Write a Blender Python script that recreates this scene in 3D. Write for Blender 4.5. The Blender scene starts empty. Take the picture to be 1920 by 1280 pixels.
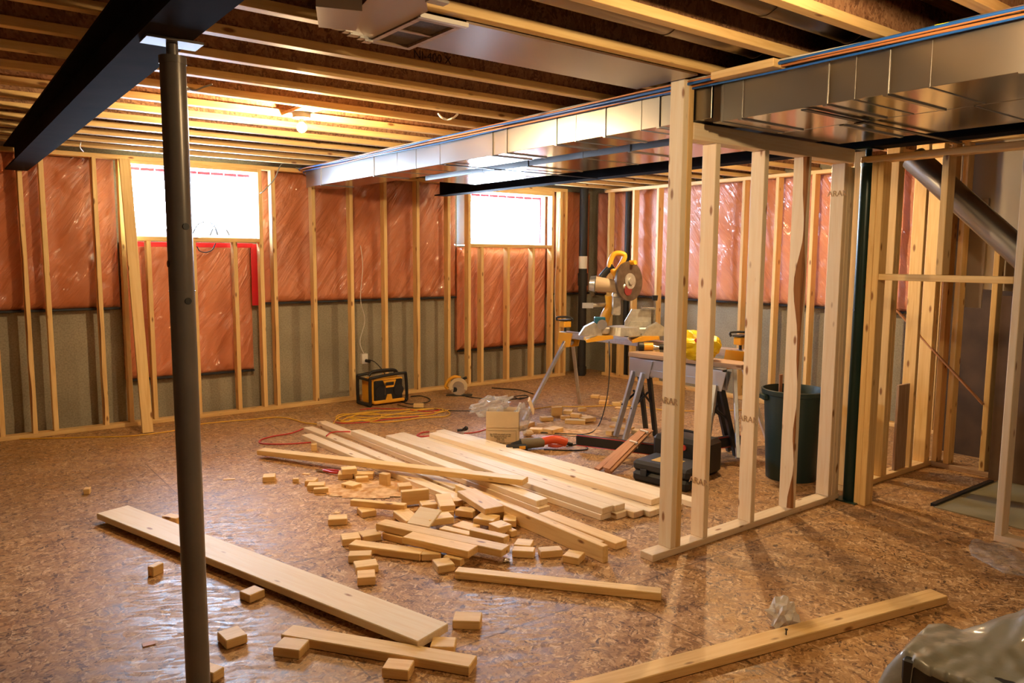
import bpy, bmesh, math, random
from mathutils import Vector, Matrix, noise
sc = bpy.context.scene
COL = sc.collection
random.seed(7)
R = math.radians

# ---------------------------------------------------------------- camera, sky, exposure
F_PX, YAW, PITCH, ROLL, EYE = 1442.0, R(37.29), R(6.30), R(.33), 1.55
fw = Vector((math.sin(YAW)*math.cos(PITCH), math.cos(YAW)*math.cos(PITCH), -math.sin(PITCH)))
rt0 = Vector((math.cos(YAW), -math.sin(YAW), 0)); up0 = rt0.cross(fw)
rt = rt0*math.cos(ROLL) + up0*math.sin(ROLL); up = -rt0*math.sin(ROLL) + up0*math.cos(ROLL)
cam = bpy.data.cameras.new('camera'); camo = bpy.data.objects.new('camera', cam); COL.objects.link(camo)
cam.sensor_width = 36; cam.lens = 36*F_PX/1920; cam.clip_start = .05
M = Matrix((rt, up, -fw)).transposed().to_4x4(); M.translation = (0, 0, EYE)
camo.matrix_world = M
sc.camera = camo
sc.view_settings.view_transform = 'Standard'; sc.view_settings.look = 'None'
sc.view_settings.exposure = 0.52; sc.view_settings.gamma = 1
sc.view_settings.use_curve_mapping = False
w = bpy.data.worlds.new('sky'); sc.world = w; w.use_nodes = True
w.node_tree.nodes['Background'].inputs[0].default_value = (.58, .75, 1, 1)
w.node_tree.nodes['Background'].inputs[1].default_value = 92
sc.cycles.max_bounces = 8; sc.cycles.diffuse_bounces = 5; sc.cycles.glossy_bounces = 4
sc.cycles.transparent_max_bounces = 12; sc.cycles.caustics_reflective = False; sc.cycles.caustics_refractive = False
sc.cycles.use_denoising = True; sc.cycles.sample_clamp_indirect = 8
BULB_W, BULB_C = .88, (1, .69, .36)
# window skylight sampling portals
for wx0, wx1 in ((1.50, 2.64), (5.14, 6.36)):
    l = bpy.data.lights.new('window_daylight', 'AREA'); l.shape = 'RECTANGLE'; l.size = wx1-wx0; l.size_y = .64
    l.cycles.is_portal = True
    o = bpy.data.objects.new('window_daylight', l); COL.objects.link(o)
    o.location = ((wx0+wx1)/2, 8.12, 2.02); o.rotation_euler = (R(-90), 0, 0)

def ray(a, b):
    return fw*F_PX + rt*(a-960) - up*(b-640)
def fl(a, b, z=0.0):
    d = ray(a, b); return Vector((0, 0, EYE)) + d*((z-EYE)/d.z)
def onY(a, b, Y):
    d = ray(a, b); return Vector((0, 0, EYE)) + d*(Y/d.y)
def onX(a, b, X):
    d = ray(a, b); return Vector((0, 0, EYE)) + d*(X/d.x)

# ---------------------------------------------------------------- materials
class NT:
    def __init__(s, name):
        m = bpy.data.materials.new(name); m.use_nodes = True; s.m = m; s.t = m.node_tree
        s.b = s.t.nodes['Principled BSDF']; s.out = s.t.nodes['Material Output']
    def n(s, typ, **k):
        x = s.t.nodes.new(typ)
        for a, v in k.items():
            if a.startswith('_'): setattr(x, a[1:], v)
            else:
                key = a.replace('__', ' '); key = int(key[1:]) if key[0] == 'i' and key[1:].isdigit() else key
                x.inputs[key].default_value = v
        return x
    def l(s, a, b): s.t.links.new(a, b)
    def ramp(s, fac, stops, interp='LINEAR'):
        r = s.n('ShaderNodeValToRGB'); e = r.color_ramp.elements; r.color_ramp.interpolation = interp
        while len(e) < len(stops): e.new(.5)
        for q, (p, c) in zip(e, stops): q.position = p; q.color = (*c, 1) if len(c) == 3 else c
        s.l(fac, r.inputs[0]); return r.outputs[0]
    def mix(s, fac, a, b, mode='MIX'):
        x = s.n('ShaderNodeMix', _data_type='RGBA', _blend_type=mode)
        for sock, v in ((0, fac), (6, a), (7, b)):
            if hasattr(v, 'is_linked') or hasattr(v, 'links'): s.l(v, x.inputs[sock])
            else: x.inputs[sock].default_value = v if not isinstance(v, tuple) or len(v) == 4 else (*v, 1)
        return x.outputs[2]
    def coords(s, kind='Object', scale=(1, 1, 1), rand=False):
        tc = s.n('ShaderNodeTexCoord'); mp = s.n('ShaderNodeMapping'); mp.inputs['Scale'].default_value = scale
        s.l(tc.outputs[kind], mp.inputs[0])
        if rand:
            oi = s.n('ShaderNodeObjectInfo'); mu = s.n('ShaderNodeMath', _operation='MULTIPLY'); mu.inputs[1].default_value = 37
            s.l(oi.outputs['Random'], mu.inputs[0]); s.l(mu.outputs[0], mp.inputs['Location'])
        return mp.outputs[0]
    def noise(s, vec, scale, detail=3, dist=0, rough=.5):
        x = s.n('ShaderNodeTexNoise', Scale=scale, Detail=detail, Distortion=dist, Roughness=rough); s.l(vec, x.inputs['Vector']); return x
    def bump(s, h, strength=.3, dist=.01):
        x = s.n('ShaderNodeBump', Strength=strength, Distance=dist); s.l(h, x.inputs['Height']); s.l(x.outputs[0], s.b.inputs['Normal']); return x
    def set(s, **k):
        for a, v in k.items():
            s.b.inputs[a.replace('__', ' ')].default_value = (*v, 1) if isinstance(v, tuple) and len(v) == 3 else v
        return s

def wood(name, light, dark, knot=(.20, .09, .03), gloss=.55):
    s = NT(name)
    v = s.coords('Object', (.9, 14, 14), True)
    g = s.noise(v, 2.6, 5, 1.2)
    c = s.ramp(g.outputs[0], [(.30, dark), (.62, light)])
    v2 = s.coords('Object', (4.2, 12, 12), True)
    vo = s.n('ShaderNodeTexVoronoi', Scale=1.0, Randomness=1.0); s.l(v2, vo.inputs['Vector'])
    kf = s.ramp(vo.outputs['Distance'], [(.07, (1, 1, 1)), (.14, (0, 0, 0))])
    c = s.mix(kf, c, knot)
    oi = s.n('ShaderNodeObjectInfo')
    tint = s.ramp(oi.outputs['Random'], [(0, (.86, .80, .74)), (.5, (1, .97, .93)), (1, (1.0, .90, .80))])
    c = s.mix(1.0, c, tint, 'MULTIPLY')
    s.l(c, s.b.inputs['Base Color']); s.set(Roughness=gloss)
    s.bump(g.outputs[0], .12, .003)
    return s.m
PINE = wood('pine_lumber', (.92, .69, .33), (.80, .54, .22), (.30, .13, .04))
PALE = wood('pale_daylit_lumber', (.95, .85, .66), (.88, .73, .50), (.34, .16, .06))  # whiter than the pine; window daylight on the pile is put into the colour
OLDW = wood('weathered_board', (.50, .36, .25), (.34, .22, .14))
CEDAR = wood('cedar_shim', (.60, .33, .19), (.45, .22, .11))
BARK = wood('bark_edge', (.45, .20, .07), (.22, .09, .03))

def osb(name, cols, rough=.45, scale=1.0, coat=0.0):
    s = NT(name); outs = []
    base = s.coords('Object', (1, 1, 1))
    ds = s.noise(base, 6*scale, 2)
    for i, (rot, sx, sy) in enumerate(((.5, 14, 62), (1.55, 16, 70), (2.6, 18, 80))):
        m0 = s.n('ShaderNodeMapping'); m0.inputs['Rotation'].default_value = (0, 0, rot)
        mp = s.n('ShaderNodeMapping'); mp.inputs['Scale'].default_value = (sx*scale, sy*scale, 20*scale)
        mixv = s.mix(.10, base, ds.outputs['Color'], 'ADD'); s.l(mixv, m0.inputs[0]); s.l(m0.outputs[0], mp.inputs[0])
        vo = s.n('ShaderNodeTexVoronoi', Scale=1.0); s.l(mp.outputs[0], vo.inputs['Vector'])
        sp = s.n('ShaderNodeSeparateColor'); s.l(vo.outputs['Color'], sp.inputs[0]); outs.append(sp.outputs[i])
    a = s.ramp(outs[0], cols); b = s.ramp(outs[1], cols); c2 = s.ramp(outs[2], cols)
    sel = s.noise(base, 26*scale, 2, 2); f = s.ramp(sel.outputs[0], [(.45, (0, 0, 0)), (.55, (1, 1, 1))])
    c = s.mix(f, a, b); sel2 = s.noise(base, 19*scale, 2, 3); f2 = s.ramp(sel2.outputs[0], [(.5, (0, 0, 0)), (.58, (1, 1, 1))])
    c = s.mix(f2, c, c2)
    big = s.noise(base, .8, 3); bf = s.ramp(big.outputs[0], [(.3, (.86, .84, .80)), (.7, (1.08, 1.06, 1.02))])
    c = s.mix(1.0, c, bf, 'MULTIPLY')
    if name == 'osb_floor':
        br = s.n('ShaderNodeTexBrick', Color1=(1, 1, 1, 1), Color2=(.84, .84, .86, 1), Mortar=(.45, .42, .40, 1), Scale=1.0, Mortar__Size=.004, Brick__Width=2.44, Row__Height=1.22)
        s.l(base, br.inputs['Vector']); c = s.mix(1.0, c, br.outputs[0], 'MULTIPLY')
    s.l(c, s.b.inputs['Base Color'])
    rr = s.ramp(outs[0], [(0, (rough*.75,)*3), (1, (min(1, rough*1.3),)*3)]); s.l(rr, s.b.inputs['Roughness'])
    s.set(Specular__IOR__Level=.5, Coat__Weight=coat, Coat__Roughness=.25)
    s.bump(outs[1], .25, .002)
    return s
FLOOR_S = osb('osb_floor', [(0, (.095, .045, .022)), (.11, (.24, .115, .042)), (.40, (.43, .235, .09)), (.8, (.55, .325, .14)), (1, (.78, .55, .31))], .50)
# sheet seams of the floor
FLOOR = FLOOR_S.m
WEB = osb('osb_web', [(0, (.16, .07, .035)), (.5, (.33, .16, .08)), (1, (.46, .26, .14))], .7).m
SUB = osb('osb_subfloor', [(0, (.14, .07, .04)), (.5, (.26, .15, .09)), (1, (.36, .23, .14))], .8).m

def plain(name, col, rough=.5, metal=0.0, **k):
    s = NT(name); s.set(Base__Color=col, Roughness=rough, Metallic=metal, **k); return s.m
def noisy(name, c1, c2, scale=8, rough=.5, metal=0.0, bump=.1, dist=.003, detail=4, **k):
    s = NT(name); v = s.coords('Object'); n = s.noise(v, scale, detail)
    s.l(s.ramp(n.outputs[0], [(.35, c1), (.65, c2)]), s.b.inputs['Base Color']); s.set(Roughness=rough, Metallic=metal, **k)
    if bump: s.bump(n.outputs[0], bump, dist)
    return s.m
BLACK = plain('black_plastic', (.012, .013, .015), .45)
RUBBER = plain('black_rubber', (.015, .015, .016), .6)
STEELB = noisy('dark_painted_steel', (.010, .008, .008), (.018, .014, .013), 5, .85, .0, .03, Specular__IOR__Level=.08)
POSTG = noisy('grey_painted_post', (.15, .135, .12), (.20, .18, .16), 3, .30, .2, .02)
POSTN = noisy('green_painted_post', (.006, .030, .026), (.010, .042, .036), 3, .32, .1, .02)
YEL = plain('yellow_plastic', (.85, .42, .03), .4)
CORDY = plain('yellow_cord_jacket', (.80, .48, .05), .45)
CORDR = plain('red_cord_jacket', (.55, .04, .03), .45)
ORANGE = plain('orange_jacket', (.62, .24, .08), .4)
COPPER = plain('copper_jacket', (.42, .17, .07), .4)
BLUE = plain('blue_jacket', (.02, .14, .55), .35)
GREYC = plain('grey_jacket', (.30, .30, .30), .5)
WHITEC = plain('white_jacket', (.80, .78, .74), .45)
VINYL = plain('white_vinyl', (.85, .87, .90), .35)
WHITE = plain('white_plastic', (.82, .80, .76), .4)
TAPE = plain('red_sheathing_tape', (.62, .02, .03), .25)
RED = plain('red_plastic', (.60, .05, .03), .4)
INK = plain('black_ink', (.03, .025, .02), .8)
CARD = noisy('cardboard', (.70, .55, .35), (.76, .60, .39), 6, .8, 0, .03)
CHROME = plain('bright_steel', (.75, .74, .72), .22, 1.0)
ALU = noisy('brushed_aluminium', (.62, .66, .72), (.72, .75, .80), 30, .34, .9, .02)
CASTM = noisy('cast_aluminium', (.50, .48, .44), (.62, .60, .55), 30, .45, .7, .08)
BROWNM = noisy('dull_guard_metal', (.15, .115, .085), (.22, .17, .13), 18, .4, .7, .05)
DARKM = plain('dark_metal_leg_shade', (.035, .038, .045), .4, .5)
SAWD = noisy('sawdust', (.55, .28, .10), (.80, .54, .28), 22, .95, 0, .5, .006)
BIN = plain('dark_green_bin', (.010, .030, .028), .45)
YBAG = plain('yellow_bag', (.85, .62, .01), .35)
DRY = noisy('primed_drywall', (.42, .36, .27), (.47, .40, .31), 2, .85, 0, .02)
DRYG = noisy('grey_drywall', (.30, .25, .22), (.34, .29, .26), 2, .9, 0, .02)
CONC = NT('poured_concrete'); v_ = CONC.coords('Object', (1, 1, 1)); n1 = CONC.noise(v_, 2.2, 6); n2 = CONC.noise(v_, 70, 3)
c_ = CONC.ramp(n1.outputs[0], [(.3, (.30, .28, .21)), (.7, (.42, .39, .30))]); c2_ = CONC.ramp(n2.outputs[0], [(.3, (.72, .72, .72)), (.6, (1, 1, 1))])
CONC.l(CONC.mix(1.0, c_, c2_, 'MULTIPLY'), CONC.b.inputs['Base Color']); CONC.set(Roughness=.85); CONC.bump(n2.outputs[0], .25, .004); CONC = CONC.m

def galv(name, base=(.40, .39, .375), rough=.32):
    s = NT(name); v = s.coords('Object'); vo = s.n('ShaderNodeTexVoronoi', Scale=34.0); s.l(v, vo.inputs['Vector'])
    n = s.noise(v, 2.5, 4); n2 = s.noise(v, 1.1, 2)
    c = s.ramp(n.outputs[0], [(.3, tuple(x*.90 for x in base)), (.7, base)])
    s.l(c, s.b.inputs['Base Color']); s.set(Metallic=1.0)
    s.l(s.ramp(n.outputs[0], [(.3, (rough*.94,)*3), (.7, (rough*1.08,)*3)]), s.b.inputs['Roughness'])
    s.bump(n2.outputs[0], .05, .04)
    return s.m
GALV = galv('galvanised_sheet'); GALV2 = galv('galvanised_underside', (.50, .47, .45), .17)
GALV3 = galv('dull_galvanised', (.40, .33, .27), .33)

def poly(name, c1, c2, side=False):
    s = NT(name); v = s.coords('Object')
    n = s.noise(v, 3.2, 5); c = s.ramp(n.outputs[0], [(.3, c1), (.7, c2)])
    s.l(c, s.b.inputs['Base Color']); s.set(Roughness=.55, Coat__Weight=1.0, Coat__Roughness=.17, Coat__IOR=1.75)
    m0 = s.n('ShaderNodeMapping'); m0.inputs['Rotation'].default_value = (R(-52) if side else 0, 0 if side else R(52), 0)
    mp = s.n('ShaderNodeMapping'); mp.inputs['Scale'].default_value = (1 if side else .5, .5 if side else 1, 3.6)
    tc = s.n('ShaderNodeTexCoord'); s.l(tc.outputs['Object'], m0.inputs[0]); s.l(m0.outputs[0], mp.inputs[0])
    w1 = s.noise(mp.outputs[0], 2.6, 4, 1.0, .55)
    w2 = s.noise(v, 2.6, 2, .8)
    ad = s.n('ShaderNodeMath', _operation='ADD'); s.l(w1.outputs[0], ad.inputs[0]); s.l(w2.outputs[0], ad.inputs[1])
    bp = s.n('ShaderNodeBump', Strength=1.0, Distance=.14); s.l(ad.outputs[0], bp.inputs['Height'])
    s.l(bp.outputs[0], s.b.inputs['Coat Normal']); b2 = s.n('ShaderNodeBump', Strength=.6, Distance=.02); s.l(ad.outputs[0], b2.inputs['Height']); s.l(b2.outputs[0], s.b.inputs['Normal'])
    return s.m
POLY = poly('poly_over_pink_insulation', (.50, .155, .06), (.62, .22, .10))  # darker than the side wall copy; the dimmer bulb light is in the colour
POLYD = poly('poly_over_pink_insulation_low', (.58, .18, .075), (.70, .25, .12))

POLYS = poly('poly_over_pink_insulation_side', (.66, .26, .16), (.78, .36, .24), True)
def clear_film(name, col, alpha, rough=.2):
    s = NT(name); s.set(Base__Color=col, Roughness=rough, Alpha=alpha, Coat__Weight=.8, Coat__Roughness=.1)
    n = s.noise(s.coords('Object'), 22, 4); s.bump(n.outputs[0], .6, .01); return s.m
FILM = clear_film('translucent_film', (.70, .70, .72), .34)
CRUMP = clear_film('white_film', (.90, .86, .78), .75)
SHEET = clear_film('milky_sheet', (.25, .24, .19), .90, .45)
GLASS = NT('window_glass'); g_ = GLASS.n('ShaderNodeBsdfGlossy', Roughness=.02); t_ = GLASS.n('ShaderNodeBsdfTransparent'); mx_ = GLASS.n('ShaderNodeMixShader'); mx_.inputs[0].default_value = .06
GLASS.l(t_.outputs[0], mx_.inputs[1]); GLASS.l(g_.outputs[0], mx_.inputs[2]); GLASS.l(mx_.outputs[0], GLASS.out.inputs['Surface']); GLASS = GLASS.m
BULB = NT('glowing_bulb'); BULB.set(Base__Color=(1, .9, .8)); BULB.b.inputs['Emission Color'].default_value = (*BULB_C, 1); BULB.b.inputs['Emission Strength'].default_value = 3200*BULB_W; BULB = BULB.m
DIMB = NT('dim_glowing_bulb'); DIMB.set(Base__Color=(1, .9, .8)); DIMB.b.inputs['Emission Color'].default_value = (*BULB_C, 1); DIMB.b.inputs['Emission Strength'].default_value = 1750*BULB_W; DIMB = DIMB.m

# ---------------------------------------------------------------- builders
def link(name, me, mats=None, parent=None):
    o = bpy.data.objects.new(name, me); COL.objects.link(o)
    if mats is not None:
        for m in (mats if isinstance(mats, (list, tuple)) else [mats]): me.materials.append(m)
    if parent is not None: o.parent = parent
    return o
def tag(o, label=None, cat=None, group=None, kind=None):
    if label: o['label'] = label
    if cat: o['category'] = cat
    if group: o['group'] = group
    if kind: o['kind'] = kind
    return o
def empty(name, loc, label, cat, group=None, rz=0.0):
    o = bpy.data.objects.new(name, None); COL.objects.link(o); o.location = loc; o.rotation_euler = (0, 0, rz); o.empty_display_size = .05
    return tag(o, label, cat, group)
class MB:
    def __init__(s): s.b = bmesh.new(); s.mi = 0
    def _fin(s, faces):
        for f in faces: f.material_index = s.mi
    def box(s, p0, p1, bev=0.0, mat=None):
        p0, p1 = Vector(p0), Vector(p1)
        r = bmesh.ops.create_cube(s.b, size=1.0); vs = r['verts']
        for v in vs:
            v.co = Vector([(p0[i]+p1[i])/2 + v.co[i]*(p1[i]-p0[i]) for i in range(3)])
        fs = list({f for v in vs for f in v.link_faces}); s._fin(fs)
        if bev:
            es = list({e for v in vs for e in v.link_edges})
            rr = bmesh.ops.bevel(s.b, geom=es, offset=bev, segments=1, affect='EDGES'); vs = list({v for f in rr['faces'] for v in f.verts}); s._fin(rr['faces'])
        if mat is not None:
            bmesh.ops.transform(s.b, matrix=mat, verts=vs)
        return s
    def cyl(s, p, q, r, r2=None, n=20, caps=True):
        p, q = Vector(p), Vector(q); d = q-p
        rr = bmesh.ops.create_cone(s.b, cap_ends=caps, segments=n, radius1=r, radius2=r if r2 is None else r2, depth=d.length)
        m = Matrix.Translation((p+q)/2) @ d.to_track_quat('Z', 'Y').to_matrix().to_4x4()
        bmesh.ops.transform(s.b, matrix=m, verts=rr['verts']); s._fin({f for v in rr['verts'] for f in v.link_faces}); return s
    def sph(s, c, r, sc3=(1, 1, 1), n=16):
        rr = bmesh.ops.create_uvsphere(s.b, u_segments=n, v_segments=max(6, n//2), radius=r)
        for v in rr['verts']: v.co = Vector((v.co.x*sc3[0], v.co.y*sc3[1], v.co.z*sc3[2])) + Vector(c)
        s._fin({f for v in rr['verts'] for f in v.link_faces}); return s
    def prism(s, pts, axis, a, b):
        """polygon pts (2D) extruded along axis from a to b"""
        def P(u, v, t): return {'x': (t, u, v), 'y': (u, t, v), 'z': (u, v, t)}[axis]
        A = [s.b.verts.new(P(u, v, a)) for u, v in pts]; B = [s.b.verts.new(P(u, v, b)) for u, v in pts]
        fs = [s.b.faces.new(A), s.b.faces.new(B[::-1])]
        n = len(pts)
        for i in range(n): fs.append(s.b.faces.new((A[i], B[i], B[(i+1) % n], A[(i+1) % n])))
        s._fin(fs); return s
    def tube(s, pts, r, n=8, smooth=6, closed=False):
        P = [Vector(p) for p in pts]
        Q = []
        m = len(P)
        if m > 2 and smooth > 1:
            rng = m if closed else m-1
            for i in range(rng):
                if closed: p0, p1, p2, p3 = P[i-1], P[i], P[(i+1) % m], P[(i+2) % m]
                else: p0, p1, p2, p3 = P[max(i-1, 0)], P[i], P[i+1], P[min(i+2, m-1)]
                for k in range(smooth):
                    t = k/smooth
                    Q.append(.5*((2*p1)+(p2-p0)*t+(2*p0-5*p1+4*p2-p3)*t*t+(3*p1-p0-3*p2+p3)*t**3))
            if not closed: Q.append(P[-1])
        else: Q = P
        rings = []
        prev = None
        for i, q in enumerate(Q):
            d = ((Q[(i+1) % len(Q)] if closed or i+1 < len(Q) else Q[i]) - (Q[i-1] if closed or i > 0 else Q[i]))
            d = d.normalized() if d.length > 1e-9 else Vector((0, 0, 1))
            a = prev - d*prev.dot(d) if prev is not None else d.orthogonal()
            if a.length < 1e-6: a = d.orthogonal()
            a.normalize(); prev = a; bb = d.cross(a)
            rings.append([s.b.verts.new(q + (a*math.cos(2*math.pi*k/n)+bb*math.sin(2*math.pi*k/n))*r) for k in range(n)])
        fs = []
        L = len(rings)
        for i in range(L if closed else L-1):
            A, B = rings[i], rings[(i+1) % L]
            for k in range(n): fs.append(s.b.faces.new((A[k], A[(k+1) % n], B[(k+1) % n], B[k])))
        if not closed: fs += [s.b.faces.new(rings[0][::-1]), s.b.faces.new(rings[-1])]
        for f in fs: f.smooth = True
        s._fin(fs); return s
    def build(s, name, mats, parent=None, smooth=False):
        bmesh.ops.recalc_face_normals(s.b, faces=s.b.faces[:])
        me = bpy.data.meshes.new(name); s.b.to_mesh(me); s.b.free()
        if smooth:
            for p in me.polygons: p.use_smooth = True
            try: me.set_sharp_from_angle(angle=R(40))
            except Exception: pass
        return link(name, me, mats, parent)

_cache = {}
def lum(name, o, d, L, wv, wd, tv, th, mat=PINE, parent=None, ploc=None, bev=.003, wane=None):
    """a stick of lumber: origin corner o, along d for L, across wv for wd, along tv for th; grain runs on local x"""
    d, wv, tv = Vector(d).normalized(), Vector(wv).normalized(), Vector(tv).normalized()
    b = MB()
    if wane:
        N = 30; rings = []
        for i in range(N+1):
            x = L*i/N; c = max(0.0, wane*(.5+.9*noise.noise(Vector((x*3.1, o[0]*5, o[1]*3)))))
            prof = [(c*.8, 0), (wd, 0), (wd, th), (0, th), (0, c*1.5), (c*.3, c*.5)]
            rings.append([b.b.verts.new((x, u, v)) for u, v in prof])
        for i in range(N):
            A, B = rings[i], rings[i+1]
            for k in range(6):
                f = b.b.faces.new((A[k], A[(k+1) % 6], B[(k+1) % 6], B[k])); f.material_index = 1 if k in (4, 5) else 0
        b.b.faces.new(rings[0][::-1]); b.b.faces.new(rings[-1])
        mats = [mat, BARK]
    else:
        b.box((0, 0, 0), (L, wd, th), bev); mats = mat
    ob = b.build(name, mats, parent)
    m = Matrix((d, wv, tv)).transposed().to_4x4()
    p = Vector(o)
    if parent is not None: p = p - parent.location
    m.translation = p; ob.matrix_local = m if parent is not None else m
    if parent is None: ob.matrix_world = m
    return ob
X, Y, Z = (1, 0, 0), (0, 1, 0), (0, 0, 1)

# ---------------------------------------------------------------- room shell
FX0, FX1, FY0, FY1 = -3.4, 8.1, -3.6, 7.80
H_J, H_S = 2.42, 2.66
def st(o): return tag(o, kind='structure')
st(MB().box((FX0, FY0, -.12), (FX1, FY1+.3, 0)).build('floor', FLOOR))
st(MB().box((FX0, FY0, H_S), (FX1, FY1+.3, H_S+.06)).build('ceiling', SUB))
W = [(1.46, 2.68, 1.70, 2.36), (5.10, 6.40, 1.68, 2.33)]
b = MB(); xs = FX0
for x0, x1, z0, z1 in W:
    b.box((xs, 7.80, 0), (x0, 8.05, H_S)); b.box((x0, 7.80, 0), (x1, 8.05, z0)); b.box((x0, 7.80, z1), (x1, 8.05, H_S)); xs = x1
b.box((xs, 7.80, 0), (FX1, 8.05, H_S)); st(b.build('wall_back', CONC))
st(MB().box((7.30, FY0, 0), (7.55, 7.80, H_S)).build('wall_right', CONC))
st(MB().box((FX0-.2, FY0, 0), (FX0, 7.80, H_S)).build('wall_left', CONC))
st(MB().box((FX0, FY0-.2, 0), (7.55, FY0, H_S)).build('wall_front', CONC))
# raised floor seam lines and a lighter sheet
for i, (xa, ya, xb, yb) in enumerate(((2.2, 1.3, 2.2, -3), (-3, 3.75, 7.2, 3.75), (.98, 3.75, .98, 6.2), (3.4, 1.3, 3.4, 3.75))):
    pass

# windows
def window(i, x0, x1, z0, z1, split):
    r = bpy.data.objects.new('window_%d' % i, None); COL.objects.link(r); r.location = (x0, 7.98, z0); tag(r, kind='structure')
    w_, h_ = x1-x0, z1-z0
    b = MB(); t = .045
    for a, c in (((0, 0, 0), (w_, .09, t)), ((0, 0, h_-t), (w_, .09, h_)), ((0, 0, t), (t, .09, h_-t)), ((w_-t, 0, t), (w_, .09, h_-t))): b.box(a, c, .004)
    b.build('window_frame', VINYL, r)
    for k, (a, c, y) in enumerate(((t, split+.02, .045), (split-.02, w_-t, .012))):
        b = MB(); s_ = .038
        b.box((a, y, t), (c, y+.03, t+s_), .003).box((a, y, h_-t-s_), (c, y+.03, h_-t), .003).box((a, y, t+s_), (a+s_, y+.03, h_-t-s_), .003).box((c-s_, y, t+s_), (c, y+.03, h_-t-s_), .003)
        so = b.build('sash', VINYL, r)
        MB().box((a+s_, y+.012, t+s_), (c-s_, y+.016, h_-t-s_)).build('glass_pane', GLASS, so)
    b = MB()   # white jamb liner of the opening
    b.box((-.012, -.30, -.012), (w_+.012, 0, 0)).box((-.012, -.30, h_), (w_+.012, 0, h_+.012)).box((-.012, -.30, 0), (0, 0, h_)).box((w_, -.30, 0), (w_+.012, 0, h_))
    b.build('jamb_liner', VINYL, r)
    b = MB(); [b.box((x_*w_*.985/9, -.24, h_-.026-.002*(x_ % 2)), ((x_+.93)*w_*.985/9, -.232, h_-.002)) for x_ in range(9)]
    if i == 2: b.box((w_-.028, -.24, .02), (w_-.008, -.232, h_))
    b.build('red_tape', TAPE, r)
    return r
window(1, 1.50, 2.64, 1.715, 2.34, .52); window(2, 5.14, 6.36, 1.70, 2.30, .50)

# insulation blankets behind clear plastic
def blanket(name, ax, u0, u1, z0, z1, face, depth, label, mat=POLY, step=.406, u_off=0.0, seed=0):
    nu = max(8, int((u1-u0)/.025)); nz = max(8, int((z1-z0)/.03))
    b = bmesh.new(); grid = []
    for j in range(nz+1):
        row = []
        for i in range(nu+1):
            u = u0+(u1-u0)*i/nu; z = z0+(z1-z0)*j/nz
            e = min(1, min(i, nu-i)/2, min(j, nz-j)/2)
            bulge = .030*abs(math.sin(math.pi*(u-u_off)/step))
            wr = .020*noise.noise(Vector((u*4.2-z*2.6, seed+z*.8+u*.5, seed*3))) + .015*noise.noise(Vector((u*11-z*7, z*1.6+u, seed)))+.0025*noise.noise(Vector((u*24-z*15, z*4+u*3, seed)))
            off = (bulge+wr+.012)*e
            p = (u, face-off, z) if ax == 'y' else (face-off, u, z)
            row.append(b.verts.new(p))
        grid.append(row)
    for j in range(nz):
        for i in range(nu):
            f = b.faces.new((grid[j][i], grid[j][i+1], grid[j+1][i+1], grid[j+1][i])); f.smooth = True
    def bk(v): return (v.co.x, face+depth, v.co.z) if ax == 'y' else (face+depth, v.co.y, v.co.z)
    edge = grid[0] + [g[-1] for g in grid[1:]] + grid[-1][-2::-1] + [g[0] for g in grid[-2:0:-1]]
    be = [b.verts.new(bk(v)) for v in edge]
    for k in range(len(edge)):
        b.faces.new((edge[k], be[k], be[(k+1) % len(edge)], edge[(k+1) % len(edge)]))
    b.faces.new(be)
    bmesh.ops.recalc_face_normals(b, faces=b.faces[:])
    me = bpy.data.meshes.new(name); b.to_mesh(me); b.free()
    o = link(name, me, mat); tag(o, label, 'insulation', 'pink insulation blankets behind clear plastic')
    m = MB()
    if ax == 'y': m.box((u0, face-.03, z0-.018), (u1, face+.0, z0+.004), .004)
    else: m.box((face-.03, u0, z0-.018), (face+.0, u1, z0+.004), .004)
    m.build('hem_strip', DARKM, o)
    return o
blanket('insulation_blanket', 'y', -3.3, 1.40, 1.07, 2.40, 7.74, .05, 'pink insulation blanket on the window wall between the beam end and the leaning board', seed=1, u_off=.1)
blanket('insulation_blanket', 'y', 1.42, 2.60, .40, 1.66, 7.74, .05, 'wrinkled pink insulation blanket hanging below the window beside the leaning board', POLYD, seed=2, u_off=.1)
blanket('insulation_blanket', 'y', 2.72, 5.04, 1.07, 2.40, 7.74, .05, 'pink insulation blanket on the back wall between the two windows, above the radio', seed=3, u_off=.3)
blanket('insulation_blanket', 'y', 5.06, 6.44, .42, 1.66, 7.74, .05, 'pink insulation blanket hanging low under the window by the black corner pipe', POLYD, seed=4, u_off=.1)
blanket('insulation_blanket', 'y', 6.46, 7.20, 1.07, 2.40, 7.74, .05, 'narrow pink insulation blanket in the corner behind the black pipe', seed=5)
blanket('insulation_blanket', 'x', -1.5, 7.62, 1.06, 2.40, 7.24, .05, 'long shiny pink insulation blanket on the side wall behind the saw stand', POLYS, seed=6, u_off=.15)
# red tape down the side of the low blankets
for p, q, l in (((2.58, 7.66, 1.05), (2.68, 7.67, 1.66), 'red sheathing tape strip hanging beside the wrinkled low insulation'), ((6.415, 7.66, .45), (6.44, 7.67, 1.66), 'thin red sheathing tape strip beside the corner window insulation'),
                ((1.45, 7.655, 1.62), (2.60, 7.66, 1.665), 'red sheathing tape along the sill above the wrinkled low insulation')):
    tag(MB().box(p, q, .002).build('sheathing_tape', TAPE), l, 'tape')
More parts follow.
